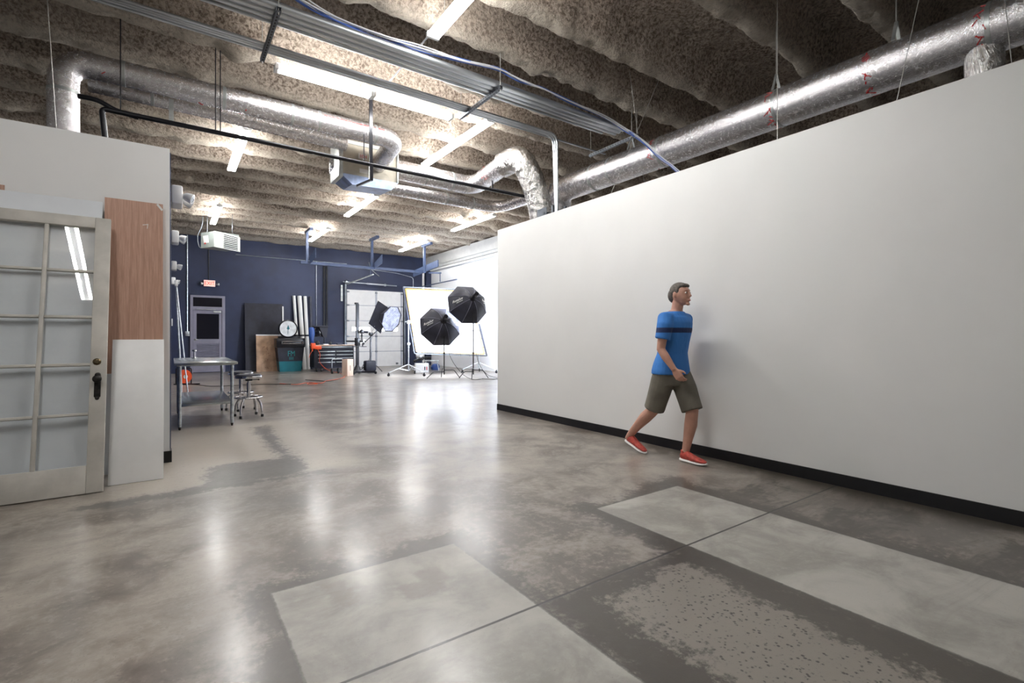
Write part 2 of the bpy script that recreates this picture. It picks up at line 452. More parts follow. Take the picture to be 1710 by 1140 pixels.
# ------------------------------------------------------------------ the room shell
struct('floor', MB().box(-6, 9.4, -5, 19.8, -.1, 0), 'floor')
H_W = 3.05
struct('wall_right', MB().box(4.48, 4.62, -5, 6.83, .0, 3.0), 'white_wall')
struct('baseboard_right', MB().box(4.468, 4.48, -5, 6.835, 0, .10), 'black_rubber')
struct('wall_left', MB().box(-6, -.012, 5.80, 5.93, 0, H_W), 'white_wall_left')
struct('baseboard_left', MB().box(-6, -.01, 5.788, 5.80, 0, .11).box(-.012, .004, 5.788, 5.93, 0, .11), 'black_rubber')
struct('wall_side', MB().box(-.13, -.004, 5.93, 19.6, 0, H_W), 'navy')
struct('wall_back', MB().box(-6, 9.3, 19.6, 19.8, 0, 5.2), 'navy')
struct('wall_far_right', MB().box(9.3, 9.5, -5, 19.8, 0, 5.2), 'cyc_white')
struct('wall_rear', MB().box(-6, 9.4, -5.2, -5, 0, 5.2), 'white_wall')
struct('wall_outer_left', MB().box(-6.2, -6, -5, 19.8, 0, 5.2), 'white_wall')
struct('trim_1', MB().box(9.10, 9.3, 5, 19.58, 4.24, 4.66).box(9.16, 9.3, 5, 19.58, 4.14, 4.24), 'grey_band')
struct('trim_2', MB().box(9.05, 9.28, 19.42, 19.6, 0, 4.2), 'navy')

JO = [-4.2, -3.3, -2.4, -1.5, -.6, .3, 1.2, 2.1, 3.0, 4.25, 5.0, 5.9, 6.85, 7.75, 8.7, 9.6, 10.45, 11.3, 12.05, 13.1, 14.0, 14.95, 15.8, 16.6, 17.5, 18.5, 19.4]
def ceiling():
    nx, ny = 300, 900; x0, x1, y0, y1 = -6.0, 9.4, -5.0, 19.7; V = []; F = []; FL = []
    for j in range(ny+1):
        y = y0+(y1-y0)*j/ny
        for i in range(nx+1):
            x = x0+(x1-x0)*i/nx
            wv = mnoise.noise(Vector((x*.8, y*.8, 3)))*.022
            best = None
            for k, q_ in enumerate(JO):
                dy = y+wv-q_
                if abs(dy) > 1.0: continue
                wd = .060+.02*math.sin(x*.9+k*2.1)+.02*mnoise.noise(Vector((x*2.5, k*5., 0)))
                tt = (dy-wd)/.055 if dy > 0 else (-dy-wd)/.26
                tt = max(0, min(1, tt)); tt = tt*tt*(3-2*tt)
                zz = 4.69+.02*math.sin(k*1.7)+.47*tt
                if best is None or zz < best[0]: best = (zz, tt, k)
            z, t, kk = best
            z += mnoise.fractal(Vector((x*3.2, y*3.2, 1)), .8, 2.1, 4)*.035
            z += mnoise.noise(Vector((x*11, y*11, 5)))*.014
            sag = mnoise.noise(Vector((x*1.7, kk*7.3, 9)))
            if sag > .33 and t < .2: z -= (sag-.33)*.28*(1-t)
            if x > 8.95: z = min(z, 4.72+.02*mnoise.noise(Vector((x*9, y*9, 2))))
            if y > 19.45: z = min(z, 4.64+.05*mnoise.noise(Vector((x*2, 0, 2))))
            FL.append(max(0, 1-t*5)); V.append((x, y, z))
    for j in range(ny):
        for i in range(nx):
            a = j*(nx+1)+i; F.append((a, a+nx+1, a+nx+2, a+1))
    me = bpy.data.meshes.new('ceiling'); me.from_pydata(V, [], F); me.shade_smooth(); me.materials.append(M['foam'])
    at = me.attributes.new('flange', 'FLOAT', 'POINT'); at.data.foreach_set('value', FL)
    o = bpy.data.objects.new('ceiling', me); COL.objects.link(o); o['kind'] = 'structure'
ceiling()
struct('trim_3', MB().box(-6, 9.4, -5, 19.8, 5.2, 5.3), 'grey_band')

# ------------------------------------------------------------------ ceiling lights
def light_fixture(label, L, loc, rz):
    t = local('ceiling_light', label, 'light', loc, rz, 'fluorescent strip lights under the ceiling')
    h = MB(); h.add([(-.030, -L/2, -.012), (-.026, -L/2, .045), (.026, -L/2, .045), (.030, -L/2, -.012), (-.030, L/2, -.012), (-.026, L/2, .045), (.026, L/2, .045), (.030, L/2, -.012)],
          [(0, 1, 2, 3), (7, 6, 5, 4), (0, 4, 5, 1), (1, 5, 6, 2), (2, 6, 7, 3), (3, 7, 4, 0)])
    h.build('housing', 'white_plastic', t, False)
    n = 2 if L > 1.5 else 1
    for sx in (-.052, .052):
        MB().tube([(sx, -L/2+.03, -.022), (sx, L/2-.03, -.022)], .019, 8).build('tube', 'tube_light', t)
    c = MB()
    for sy in (-1, 1): c.box(-.07, .07, sy*L/2-.018, sy*L/2+.018, -.045, .01)
    c.build('end_cap', 'white_plastic', t, False)
    r = MB()
    for sy in (-.38, .38): r.tube([(0, sy*L, .05), (0, sy*L, .24)], .004, 6)
    r.build('hanger', 'steel_wire', t)
    return t
LZ = 4.52
FX = [('front strip light at the top edge of the photo, above the cable bundle', 2.36, (2.34, 3.68, LZ), 0),
      ('long strip light aiming at the viewer between conduits and foil ducts', 2.36, (3.97, 7.42, LZ), 0),
      ('strip light on the left crossed by the black pipe', 2.36, (.97, 9.85, LZ), 0),
      ('strip light in the left row nearest the unit heater', 2.36, (.99, 15.4, LZ), 0),
      ('strip light in the middle row just behind the lowest foil duct', 2.36, (3.9, 12.25, LZ), 0),
      ('strip light in the middle row nearest the back wall', 2.36, (3.9, 16.5, LZ), 0),
      ('strip light in the right row nearest the end of the white wall', 2.36, (7.15, 12.25, LZ), 0),
      ('strip light in the right row nearest the back wall', 2.36, (7.2, 16.6, LZ), 0),
      ('left one of two short strip lights mounted end to end along the conduits', 1.17, (1.63, 6.5, 4.5), PI/2),
      ('right one of two short strip lights mounted end to end along the conduits', 1.17, (2.83, 6.48, 4.5), PI/2),
      ('strip light behind the viewer, mirrored in the old glazed door', 2.36, (-1.15, 2.2, LZ), 0),
      ]
for lb, L, loc, rz in FX: light_fixture(lb, L, loc, rz)

# ------------------------------------------------------------------ ducts
def dens(path, st):
    out = []
    for i in range(len(path)-1):
        n = max(1, int((path[i+1]-path[i]).length/st))
        for k in range(n): out.append(path[i].lerp(path[i+1], k/n))
    out.append(path[-1]); return out
def duct(label, path, r, rings, mk='foil', seg=24, ridged=0):
    if mk == 'flex': path = dens(path, .022)
    t = thing('foil_duct', label, 'duct', path[0])
    body = MB(); pts = path
    if ridged:
        dense = []; 
        for i in range(len(pts)-1):
            a, b = pts[i], pts[i+1]; n = max(1, int((b-a).length/ridged))
            for k in range(n): dense.append(a.lerp(b, k/n))
        dense.append(pts[-1]); rr = [r*(1.0+(.035 if i % 2 else -.02)) for i in range(len(dense))]
        body.tube(dense, rr, seg)
    else: body.tube(pts, r, seg)
    if mk == 'flex':
        C_ = path; 
        for i, p in enumerate(body.v):
            c = C_[min(i//seg, len(C_)-1)]; d_ = (p-c); 
            if d_.length > 1e-4:
                nz = mnoise.noise(Vector((p.x*9, p.y*9, p.z*26)))*.013+mnoise.noise(Vector((p.x*22+5, p.y*22, p.z*50)))*.010
                body.v[i] = p+d_.normalized()*nz
    body.build('sleeve', mk, t)
    for p, d in rings:
        rg = MB(); d = Vector(d).normalized(); p = Vector(p)
        rg.tube([p-d*.018, p-d*.016, p+d*.016, p+d*.018], [r*1.0, r*1.018, r*1.018, r*1.0], seg); rg.build('tape_band', 'galv_plain', t)
    return t
def red_marks(t, p, d, r, n=9):
    mb = MB(); a, b, d = frame(d)
    for k in range(n):
        an = random.uniform(2.2, 5.6); q = Vector(p)+d*random.uniform(-.04, .04)+(a*math.cos(an)+b*math.sin(an))*(r*1.004)
        an2 = an+random.uniform(.1, .28); q2 = Vector(p)+d*random.uniform(-.05, .05)+(a*math.cos(an2)+b*math.sin(an2))*(r*1.004)
        mb.bar(q, q2, .010, .004)
    mb.build('red_print', 'red', t, False)
BX, BZ = 5.7, 3.83
big = duct('large silver foil duct running above the long white wall',
           [Vector((BX, -4.9, BZ))]+[Vector((BX, y, BZ)) for y in (-2, 0, 1, 2, 3, 4, 5)]+rpath([(BX, 5.6, BZ), (BX, 6.68, BZ), (5.85, 6.85, BZ-.95)], .24), .212,
           [((BX, y, BZ), (0, 1, 0)) for y in (1.05, 2.8, 4.4, 5.35, 5.75)])
for y in (1.1, 1.9, 2.85, 4.5): red_marks(big, (BX, y, BZ), (0, 1, 0), .212, 14)
MB().tube(rpath([(BX, 1.1, BZ-.1), (BX-.02, 1.1, BZ-.35), (BX+.25, 1.15, BZ-.9)], .2), .13, 20).build('branch', 'flex', big)
for i, (y, lb) in enumerate([(2.85, 'steel rod hanging the large foil duct, over the middle of the white wall'), (1.72, 'steel rod hanging the large foil duct near the right edge of the photo'),
          (5.0, 'steel rod hanging the large foil duct beside the slotted steel trapeze')]):
    h = thing('duct_hanger', lb, 'hanger', (BX, y, 4.2))
    MB().tube([(BX, y, 4.22), (BX, y, 4.9)], .006, 6).build('rod', 'steel_wire', h)
    st = MB()
    pts = [(BX+.225*math.cos(a), y, BZ+.215*math.sin(a)) for a in [PI*(-.5)+2*PI*k/24 for k in range(25)]]
    st.bar((BX-.09, y, 4.03), (BX, y, 4.24), .03, .006); st.bar((BX+.09, y, 4.03), (BX, y, 4.24), .03, .006); st.build('strap', 'galv_plain', h)
d2 = duct('foil duct rising behind the left partition and crossing to the air unit',
          rpath([(-.97, 7.2, 2.2), (-.97, 7.2, 4.26), (2.86, 7.2, 4.26), (2.86, 8.04, 4.12)], .26, 8), .138,
          [((x, 7.2, 4.26), (1, 0, 0)) for x in (-.45, .55, 1.35, 1.7, 2.5)]+[((-.97, 7.2, 3.9), (0, 0, 1))])
for x in (-.65, .3, .75): red_marks(d2, (x, 7.2, 4.26), (1, 0, 0), .138, 8)
pm_ = MB()
for k in range(16): pm_.bar((1.75+k*.055, 7.2-.139*math.cos(.35), 4.26+.139*math.sin(.35)-.0), (1.79+k*.055, 7.2-.139*math.cos(.33), 4.26+.139*math.sin(.33)), .012, .004)
pm_.build('red_print', 'red', d2, False)
d3 = duct('ribbed flexible duct running just under the upper left foil duct',
          rpath([(-.83, 7.85, 4.32), (.5, 7.88, 4.32), (2.30, 7.95, 4.30)], .2), .10, [((-.2, 7.86, 4.32), (1, 0, 0))], 'foil', 18, .035)
d4 = duct('straight foil duct leaving the air unit and rising to the crumpled elbow',
          rpath([(3.16, 8.25, 4.18), (4.85, 8.25, 4.16), (4.72, 6.95, 4.2)], .3), .172,
          [((3.8, 8.25, 4.17), (1, 0, 0)), ((4.35, 8.25, 4.165), (1, 0, 0))])
red_marks(d4, (4.3, 8.25, 4.17), (1, 0, 0), .172, 10); red_marks(d4, (4.75, 7.5, 4.18), (0, 1, 0), .172, 10)
duct('crumpled foil elbow bending down behind the end of the white wall',
     rpath([(4.74, 7.05, 4.2), (4.80, 6.62, 4.26), (5.02, 6.5, 3.75), (5.30, 6.45, 2.7)], .35, 9), .205, [], 'flex', 48)
duct('lowest foil duct curving under the air unit toward the white wall',
     rpath([(2.25, 8.3, 4.12), (2.36, 8.75, 3.98), (5.75, 8.75, 3.98), (5.75, 6.9, 3.92)], .45, 8), .115,
     [((x, 8.75, 3.98), (1, 0, 0)) for x in (2.9, 3.9, 4.5, 5.1)])
au = thing('air_unit', 'boxy sheet metal air handling unit where the foil ducts meet', 'air conditioner', (2.7, 8.0, 3.75))
MB().box(2.27, 3.18, 8.02, 8.5, 3.86, 4.42, .012).build('casing', 'tan', au)
MB().add([(2.22, 8.0, 3.86), (2.42, 8.0, 3.70), (3.08, 8.0, 3.72), (3.20, 8.0, 3.86), (2.22, 8.52, 3.86), (2.42, 8.52, 3.74), (3.08, 8.52, 3.76), (3.20, 8.52, 3.86)],
         [(0, 1, 2, 3), (7, 6, 5, 4), (0, 4, 5, 1), (1, 5, 6, 2), (2, 6, 7, 3), (3, 7, 4, 0)]).build('drain_pan', 'blue_film', au, False)
MB().box(2.20, 2.27, 7.99, 8.5, 3.80, 4.40, .01).box(3.18, 3.21, 7.99, 8.5, 3.86, 4.38, .01).box(2.27, 3.18, 8.005, 8.02, 4.36, 4.42).build('end_frame', 'galv_plain', au)
MB().box(2.52, 2.68, 8.008, 8.019, 4.15, 4.235).build('label_plate', 'label_white', au, False)
text_mesh('warning_lettering', '10H', .075, basis((2.60, 8.0075, 4.193), (1, 0, 0), (0, 0, 1)), 'red', au)
MB().box(2.54, 2.70, 8.008, 8.019, 3.92, 3.99).build('label_plate', 'label_white', au, False)

# black pipe with hangers
bp = thing('black_pipe', 'long black pipe crossing in front of the air unit and foil ducts', 'pipe', (-.6, 6.9, 3.68))
MB().tube(rpath([(-.56, 6.9, 3.02), (-.62, 6.9, 3.70), (5.2, 6.9, 3.685)], .05), .028, 12).build('pipe', 'black_metal', bp)
MB().tube(spline([(-.82, 6.95, 3.80), (-.66, 6.93, 3.79), (-.5, 6.92, 3.72), (-.3, 6.92, 3.69)]), .026, 10).build('branch', 'black_metal', bp)
MB().bar((2.35, 6.9, 3.66), (2.35, 6.9, 4.75), .045, .03).bar((2.25, 6.9, 3.70), (2.25, 6.9, 4.1), .012, .012).bar((2.35, 6.9, 3.72), (2.35, 6.9, 3.46), .05, .05).bar((2.35, 6.9, 3.47), (2.16, 6.95, 3.36), .05, .03).build('hanger', 'black_metal', bp)
hb = MB()
for x in (-.46, .44, .49): hb.tube([(x, 6.9, 3.70), (x, 6.9, 4.75)], .006, 6)
hb.bar((4.42, 6.9, 3.7), (4.42, 6.9, 3.84), .02, .02); hb.build('hanger_rod', 'black_metal', bp)
tag(MB().bar((.0, 7.35, 3.86), (.0, 7.35, 4.15), .05, .03).build('support_strap', 'galv_plain'), 'short grey steel strap between the black pipe and the upper left ducts', 'strap')

# conduits on trapezes
def conduit(path, r, label, grp, mk='galv'):
    o = MB().tube(path, r, 12).build('conduit', mk); return tag(o, label, 'conduit', grp)
CB = [(5.02, .040, 'thickest-looking silver conduit farthest right of the front row under the cables'), (5.11, .040, 'silver conduit second in the front row under the blue cables'),
      (5.19, .030, 'silver conduit third in the front row on the trapezes'), (5.27, .018, 'thin silver conduit at the back edge of the front row on the trapezes')]
for y, r, lb in CB:
    conduit([(-3, y, 4.285+r), (5.55 if y < 5.2 else 5.35, y, 4.285+r)], r, lb, 'front row of overhead conduits')
CA = [(5.70, .016), (5.745, .016), (5.79, .020), (5.84, .014)]
for i, (y, r) in enumerate(CA):
    conduit(rpath([(-3, y, 4.285+r), (4.83+.0*i, y, 4.285+r), (4.83+.035*i, y, 2.2)] if i < 3 else [(-3, y, 4.285+r), (6.0, y, 4.285+r)], .16), r,
            ['front thin conduit of the back row, bending down at the white wall', 'second thin conduit of the back row, bending down at the white wall',
             'third conduit of the back row, bending down at the white wall', 'rearmost thin conduit of the back row, running straight on'][i], 'back row of overhead conduits')
for x, lb in ((.82, 'slotted steel trapeze at upper left carrying the conduits'), (3.3, 'slotted steel trapeze in the middle carrying the conduits'), (5.78, 'slotted steel trapeze at the right end of the conduits, over the big duct')):
    t = thing('trapeze_hanger', lb, 'hanger', (x, 5.45, 4.24), 0, 'trapeze hangers for the conduits')
    c = MB()
    c.box(x-.02, x+.02, 4.95, 5.98, 4.244, 4.248); c.box(x-.021, x-.017, 4.95, 5.98, 4.244, 4.284); c.box(x+.017, x+.021, 4.95, 5.98, 4.244, 4.284)
    c.box(x-.02, x+.02, 4.95, 5.98, 4.279, 4.284); c.build('channel', 'strut', t, False)
    s_ = MB()
    for k in range(18): s_.box(x-.007, x+.007, 4.99+k*.054, 5.02+k*.054, 4.2425, 4.2445)
    for k in range(18): s_.box(x-.0225, x-.0205, 4.99+k*.054, 5.02+k*.054, 4.256, 4.270)
    s_.build('slot', 'black_metal', t, False)
    for y in (4.97, 5.96): MB().tube([(x, y, 4.22), (x, y, 4.9)], .005, 6).build('threaded_rod', 'steel_wire', t)
tag(MB().tube([(2.30, 4.9, 4.50), (2.30, 6.55, 4.50)], .010, 8).build('conduit', 'white_cable'), 'thin pale conduit crossing from the front strip light to the short ones', 'conduit')
tag(MB().box(4.55, 4.56, 5.62, 5.84, 3.0, 3.14).box(4.55, 4.98, 5.66, 5.68, 3.04, 3.08).box(4.70, 4.73, 5.65, 5.69, 3.0, 3.2).box(4.95, 4.98, 5.65, 5.69, 3.0, 3.22).build('strut_bracket', 'strut', None, False),
    'slotted steel bracket clamping the dropped conduits at the top of the white wall', 'bracket')
TAIL = [Vector(p) for p in ((5.36, 4.86, 4.22), (5.38, 4.66, 4.05), (5.38, 4.45, 3.86), (5.38, 4.25, 3.63), (5.38, 3.98, 3.37), (5.38, 3.75, 3.08), (5.38, 3.6, 2.7))]
# cables
cp = [(.55, 5.0, 4.62), (1.007, 5.0, 4.448), (1.343, 5.0, 4.375), (1.836, 5.0, 4.375), (2.244, 5.0, 4.39), (2.771, 5.0, 4.43), (3.271, 5.0, 4.485), (3.587, 4.96, 4.42), (3.923, 4.92, 4.40), (4.334, 4.9, 4.36), (5.01, 4.94, 4.34), (5.703, 4.96, 4.32), (6.0, 5.0, 4.17), (6.33, 5.05, 4.03), (6.76, 5.1, 3.85), (7.0, 5.1, 3.2)]
cp = [Vector(p) for p in cp]; cp[11:] = TAIL
for k in range(6):
    off = Vector((0, random.uniform(-.03, .03), 0)); js = [Vector((0, random.uniform(-.018, .018), random.uniform(-.012, .03))) for _ in cp]
    o = MB().tube(spline([p+off+j for p, j in zip(cp, js)], 6), .0075, 6).build('data_cable', 'blue_cable' if k % 2 else 'white_cable')
    tag(o, 'blue data cable draped along the overhead conduits' if k % 2 else 'white data cable draped among the blue ones over the conduits', 'cable', 'blue data cables over the conduits' if k % 2 else 'white data cables over the conduits')
for i, (a, b, lb) in enumerate([((-.95, 6.0, 4.9), (-.85, 6.0, 3.0), 'thin slanted wire in front of the foil riser at far left'),
        ((5.55, 4.3, 4.9), (4.95, 4.9, 2.9), 'thin wire slanting down left across the big duct near the blue cables'), ((5.2, 4.6, 4.9), (6.0, 4.9, 2.9), 'thin wire slanting down right across the big duct near the blue cables'),
        ((5.35, 1.35, 4.7), (5.2, 1.62, 3.0), 'thin wire slanting across the big duct, third from the right edge'), ((5.35, .95, 4.3), (5.15, .82, 2.9), 'thin wire crossing the big duct at the right edge of the photo'),
        ((5.32, 2.65, 5.05), (5.32, 2.65, 2.9), 'thin upright wire over the middle of the white wall')]):
    tag(MB().tube([a, b], .0035, 5).build('hanging_wire', 'steel_wire'), lb, 'wire')

# ------------------------------------------------------------------ left wall things: glazed door, boards
def lean_M(xc, yb, yt, zt):      # local x along wall, local z up the board, tilted so the top touches the wall
    return basis((xc, yb, 0), (1, 0, 0), (0, yt-yb, zt))
DM = lean_M(-1.32, 5.0, 5.62, 2.26)     # local: x -.88..+.88 ; y = up ; z = out of face (towards viewer is -?)
dr = thing('glazed_door', 'old cream painted ten-pane glazed door leaning against the left wall', 'door', (-.9, 5.0, 0))
DW, DH, DX1 = .80, 2.345, .88                  # local right edge at x=-.44
x1 = DX1; x0 = x1-.83
def dbox(mb, a, b, c, d, z0=-.02, z1=.02, bev=.0): mb.box(a, b, c, d, z0, z1, bev); return mb
st_w, tr_h, br_h = .078, .095, .24
fr = MB(); fr.M = DM
dbox(fr, x1-.105, x1, 0, DH, bev=.004); dbox(fr, x0, x0+.105, 0, DH, bev=.004)
dbox(fr, x0+.105, x1-.105, DH-.10, DH, bev=.004); dbox(fr, x0+.105, x1-.105, 0, .215, bev=.004)
fr.build('door_frame', 'beige_paint', dr)
gx0, gx1, gy0, gy1 = x0+.105, x1-.105, .215, DH-.10
mu = MB(); mu.M = DM
cx_ = (gx0+gx1)/2; mu.box(cx_-.014, cx_+.014, gy0, gy1, -.016, .016, .005)
rows = [gy0+(gy1-gy0)*k/5 for k in range(6)]
for q in rows[1:5]: mu.box(gx0, cx_-.014, q-.011, q+.011, -.016, .016, .004); mu.box(cx_+.014, gx1, q-.011, q+.011, -.016, .016, .004)
mu.build('muntin', 'beige_paint', dr)
for k in range(5):
    for a, b in ((gx0, cx_-.014), (cx_+.014, gx1)):
        g = MB(); g.M = DM; g.box(a-.004, b+.004, rows[k]+.008, rows[k+1]-.008, -.002, .002); g.build('glass_pane', 'glass', dr, False)
kn = MB(); kn.M = DM
kz = DH*.0+ .88
kn.box(x1-.075, x1-.033, kz-.13, kz+.055, .018, .026, .006); e = MB(); kn.ell((x1-.054, kz+.055, .022), (.02, .02, .005)); kn.ell((x1-.054, kz-.135, .022), (.015, .018, .005))
kn.build('lock_plate', 'iron', dr)
kb = MB(); kb.M = DM; kb.lathe([(.012, .02), (.011, .045), (.022, .052), (.031, .065), (.030, .078), (.018, .088), (.003, .09)], (x1-.054, kz+.012, 0), (0, 0, 1), 20); kb.build('door_knob', 'iron', dr)
kc = MB(); kc.M = DM; kc.lathe([(.028, .018), (.028, .026), (.022, .032), (.014, .034), (.013, .028), (.002, .028)], (x1-.062, kz+.165, 0), (0, 0, 1), 20); kc.build('cylinder_lock', 'brass', dr, label='round tarnished brass cylinder lock')

ws = MB(); ws.M = lean_M(-.88, 5.09, 5.70, 2.43); ws.box(-.60, .375, 0, 2.505, -.012, 0.0)
tag(ws.build('foam_sheet', 'white_sheet'), 'large pale white sheet standing behind the glazed door', 'board')
wp = MB(); wp.M = lean_M(-.28, 5.60, 5.74, 2.49)
wp.box(-.215, .215, .89, 2.49, -.006, 0)
wo = thing('plywood_panel', 'tall reddish plywood panel standing beside the glazed door', 'board', (-.28, 5.62, .8)); wp.build('sheet', 'wood_sheet', wo, False)
wc = MB(); wc.M = lean_M(-.28, 5.60, 5.74, 2.49); wc.bar((.06, 2.27, .001), (.10, 2.28, .001), .006, .002); wc.bar((.10, 2.285, .001), (.095, 2.24, .001), .005, .002); wc.bar((.17, 2.485, .001), (.21, 2.43, .001), .018, .002)
wc.build('chalk_mark', 'label_white', wo, False)
lw = MB(); lw.M = lean_M(-.28, 5.59, 5.72, 2.4); lw.box(-.22, .215, 0, .885, -.006, 0)
tag(lw.build('lower_sheet', 'white_sheet', None, False), 'pale sheet under the reddish plywood panel, mostly behind the white board', 'board')
w2 = MB(); w2.M = lean_M(-1.4, 5.5, 5.74, 2.5); w2.box(-.3, .265, .3, 2.49, -.004, .004)
tag(w2.build('plywood_panel', 'wood_sheet', None, False), 'reddish plywood sheet showing only a sliver at the left edge above the glazed door', 'board')
wb = MB(); wb.M = lean_M(-.24, 5.155, 5.56, 1.185); wb.box(-.185, .185, 0, 1.26, -.012, .008, .002)
tag(wb.build('white_board', 'white_board'), 'blank white board leaning in front of the reddish plywood panel', 'board')

# ------------------------------------------------------------------ navy side wall: emergency lights, poles, switch
def emergency(y, z, label, grp='emergency lights on the navy side wall'):
    t = local('emergency_light', label, 'light', (0, y, z), 0, grp)
    MB().box(0, .105, -.15, .15, -.075, .13, .02).build('housing', 'white_plastic', t)
    for sy in (-1, 1):
        h = MB(); h.M = Matrix.Translation((.115, sy*.10, .03)) @ Matrix.Rotation(sy*.25, 4, 'Z') @ Matrix.Rotation(-.35, 4, 'Y').inverted()
        h.lathe([(.02, -.01), (.03, .0), (.045, .02), (.055, .075), (.055, .09)], (0, 0, 0), (1, 0, 0), 16)
        hd = h.build('lamp_head', 'white_plastic', t)
        g = MB(); g.M = h.M; g.lathe([(.048, .0905), (.04, .094)], (0, 0, 0), (1, 0, 0), 16); g.build('lens', 'lens', hd)
for y, z, lb in ((6.65, 2.76, 'nearest and largest-looking white emergency light beside the partition edge'), (10.0, 2.86, 'second white emergency light back along the navy side wall'),
                 (14.0, 2.86, 'third white emergency light back along the navy side wall'), (17.6, 2.84, 'farthest white emergency light, just left of the tall poles')):
    emergency(y, z, lb)
pl = thing('telescopic_poles', 'pair of thin silver poles leaning on the navy side wall behind the work table', 'pole', (.15, 10.6, 0))
MB().tube([(.07, 10.9, 2.2), (.16, 10.5, 0)], .017, 10).build('pole', 'galv', pl); MB().tube([(.075, 10.9, 2.2), (.26, 10.3, .0)], .012, 10).build('pole', 'galv', pl)
MB().box(.05, .10, 10.85, 10.95, 2.15, 2.26, .01).build('clamp', 'white_plastic', pl)
tag(MB().box(0, .02, 9.9, 9.98, 1.4, 1.52, .004).build('wall_switch', 'white_plastic'), 'small white wall switch beside the leaning silver poles', 'switch')

# ------------------------------------------------------------------ work table and stools
wt = thing('work_table', 'stainless steel work table with lower shelf along the left', 'table', (.4, 8.6, 0))
TX0, TX1, TY0, TY1 = .03, .745, 7.60, 9.45
MB().box(TX0, TX1, TY0, TY1, .845, .88, .006).box(TX0+.03, TX1-.03, TY0+.03, TY1-.03, .835, .845).build('tabletop', 'stainless', wt)
for lx in (TX0+.06, TX1-.06):
    for ly in (TY0+.10, TY1-.10):
        l = MB().tube([(lx, ly, .04), (lx, ly, .84)], .021, 12).build('leg', 'galv', wt)
        MB().lathe([(.010, 0), (.014, .005), (.018, .05), (.021, .055)], (lx, ly, 0), (0, 0, 1), 12).build('foot', 'black_metal', l)
MB().box(TX0+.05, TX1-.05, TY0+.09, TY1-.09, .30, .335, .004).build('shelf', 'stainless', wt)
tag(MB().lathe([(.04, 0), (.04, .01), (.012, .02), (.010, .10), (.03, .11), (.03, .13), (.005, .135)], (.30, 9.2, .881), (0, 0, 1), 14).build('clamp', 'chrome'), 'small metal clamp standing on the far end of the work table', 'clamp')
def stool(label, loc, rz):
    t = local('swivel_stool', label, 'stool', loc, rz, 'chrome stools beside the work table')
    MB().lathe([(.165, .585), (.185, .59), (.19, .605), (.185, .625), (.16, .628)], (0, 0, 0), (0, 0, 1), 28).build('seat_ring', 'chrome', t)
    MB().lathe([(.05, .595), (.165, .60), (.178, .625), (.165, .645), (.08, .652), (.01, .652)], (0, 0, 0), (0, 0, 1), 28).build('seat', 'black', t)
    MB().tube([(0, 0, .30), (0, 0, .52)], .028, 14).tube([(0, 0, .5), (0, 0, .59)], .017, 12).build('column', 'chrome', t)
    MB().box(-.045, .045, -.04, .04, .545, .58, .008).tube([(.03, 0, .56), (.14, .03, .555)], .006, 6).ell((.15, .033, .555), (.018, .012, .012)).build('height_lever', 'black_metal', t)
    rg = MB().tube([(.185*math.cos(2*PI*k/32), .185*math.sin(2*PI*k/32), .295) for k in range(32)], .013, 10, closed=True)
    for k in range(4):
        a = PI/4+k*PI/2; rg.bar((0, 0, .30), (.18*math.cos(a), .18*math.sin(a), .297), .03, .012)
    rg.build('foot_ring', 'chrome', t)
    for k in range(4):
        a = PI/4+k*PI/2; c, s = math.cos(a), math.sin(a)
        l = MB().tube(spline([(c*.06, s*.06, .29), (c*.13, s*.13, .275), (c*.185, s*.185, .2), (c*.205, s*.205, .1), (c*.21, s*.21, .03)], 5), .0145, 10).build('leg', 'chrome', t)
        MB().lathe([(.02, 0), (.021, .03), (.017, .04)], (c*.212, s*.212, 0), (0, 0, 1), 12).build('rubber_foot', 'black_rubber', l)
    return t
s0 = stool('nearer chrome swivel stool with black seat beside the work table', (.97, 8.42, 0), .15)
dup(s0, (.95, 9.25, 0), .5, 'farther chrome swivel stool, half hidden behind the nearer one')

# ------------------------------------------------------------------ back wall: door, exit sign, heater, conduits
YB = 19.6
d1 = thing('door_1', 'grey-lilac back door with dark glass, louvre and transom', 'door', (1.0, YB, 0)); d1['kind'] = 'structure'
f = MB(); f.box(.52, .60, YB-.06, YB, 0, 2.62).box(1.44, 1.53, YB-.06, YB, 0, 2.62).box(.60, 1.44, YB-.06, YB, 2.55, 2.62).box(.60, 1.44, YB-.06, YB, 2.13, 2.24)
f.build('door_frame', 'door_grey', d1, False)
MB().box(.60, 1.44, YB-.03, YB-.015, 2.24, 2.55).build('transom_glass', 'dark_glass', d1, False)
lf = MB(); lf.box(.605, .70, YB-.045, YB-.005, .02, 2.125).box(1.35, 1.435, YB-.045, YB-.005, .02, 2.125).box(.70, 1.35, YB-.045, YB-.005, 2.0, 2.125).box(.70, 1.35, YB-.045, YB-.005, .98, 1.14).box(.70, 1.35, YB-.045, YB-.005, .02, .30)
lfo = lf.build('door_leaf', 'door_grey', d1, False)
MB().box(.70, 1.35, YB-.03, YB-.015, 1.14, 2.0).build('glass', 'dark_glass', lfo, False)
lv = MB()
for k in range(12): lv.bar((.70, YB-.035, .35+k*.054), (1.35, YB-.035, .35+k*.054), .035, .006, up=(0, -.6, 1))
lv.box(.70, 1.35, YB-.012, YB-.008, .3, .98); lv.build('louvre', 'door_grey', lfo, False)
MB().tube([(.66, YB-.04, 1.12), (.66, YB-.09, 1.12), (.76, YB-.09, 1.12)], .012, 8).lathe([(.03, 0), (.03, .01)], (.66, YB-.05, 1.12), (0, -1, 0)).build('handle', 'chrome', lfo)
MB().box(1.18, 1.40, YB-.10, YB-.045, 2.04, 2.10, .008).bar((.70, YB-.09, 2.15), (1.25, YB-.12, 2.14), .03, .012).build('door_closer', 'galv_plain', lfo)
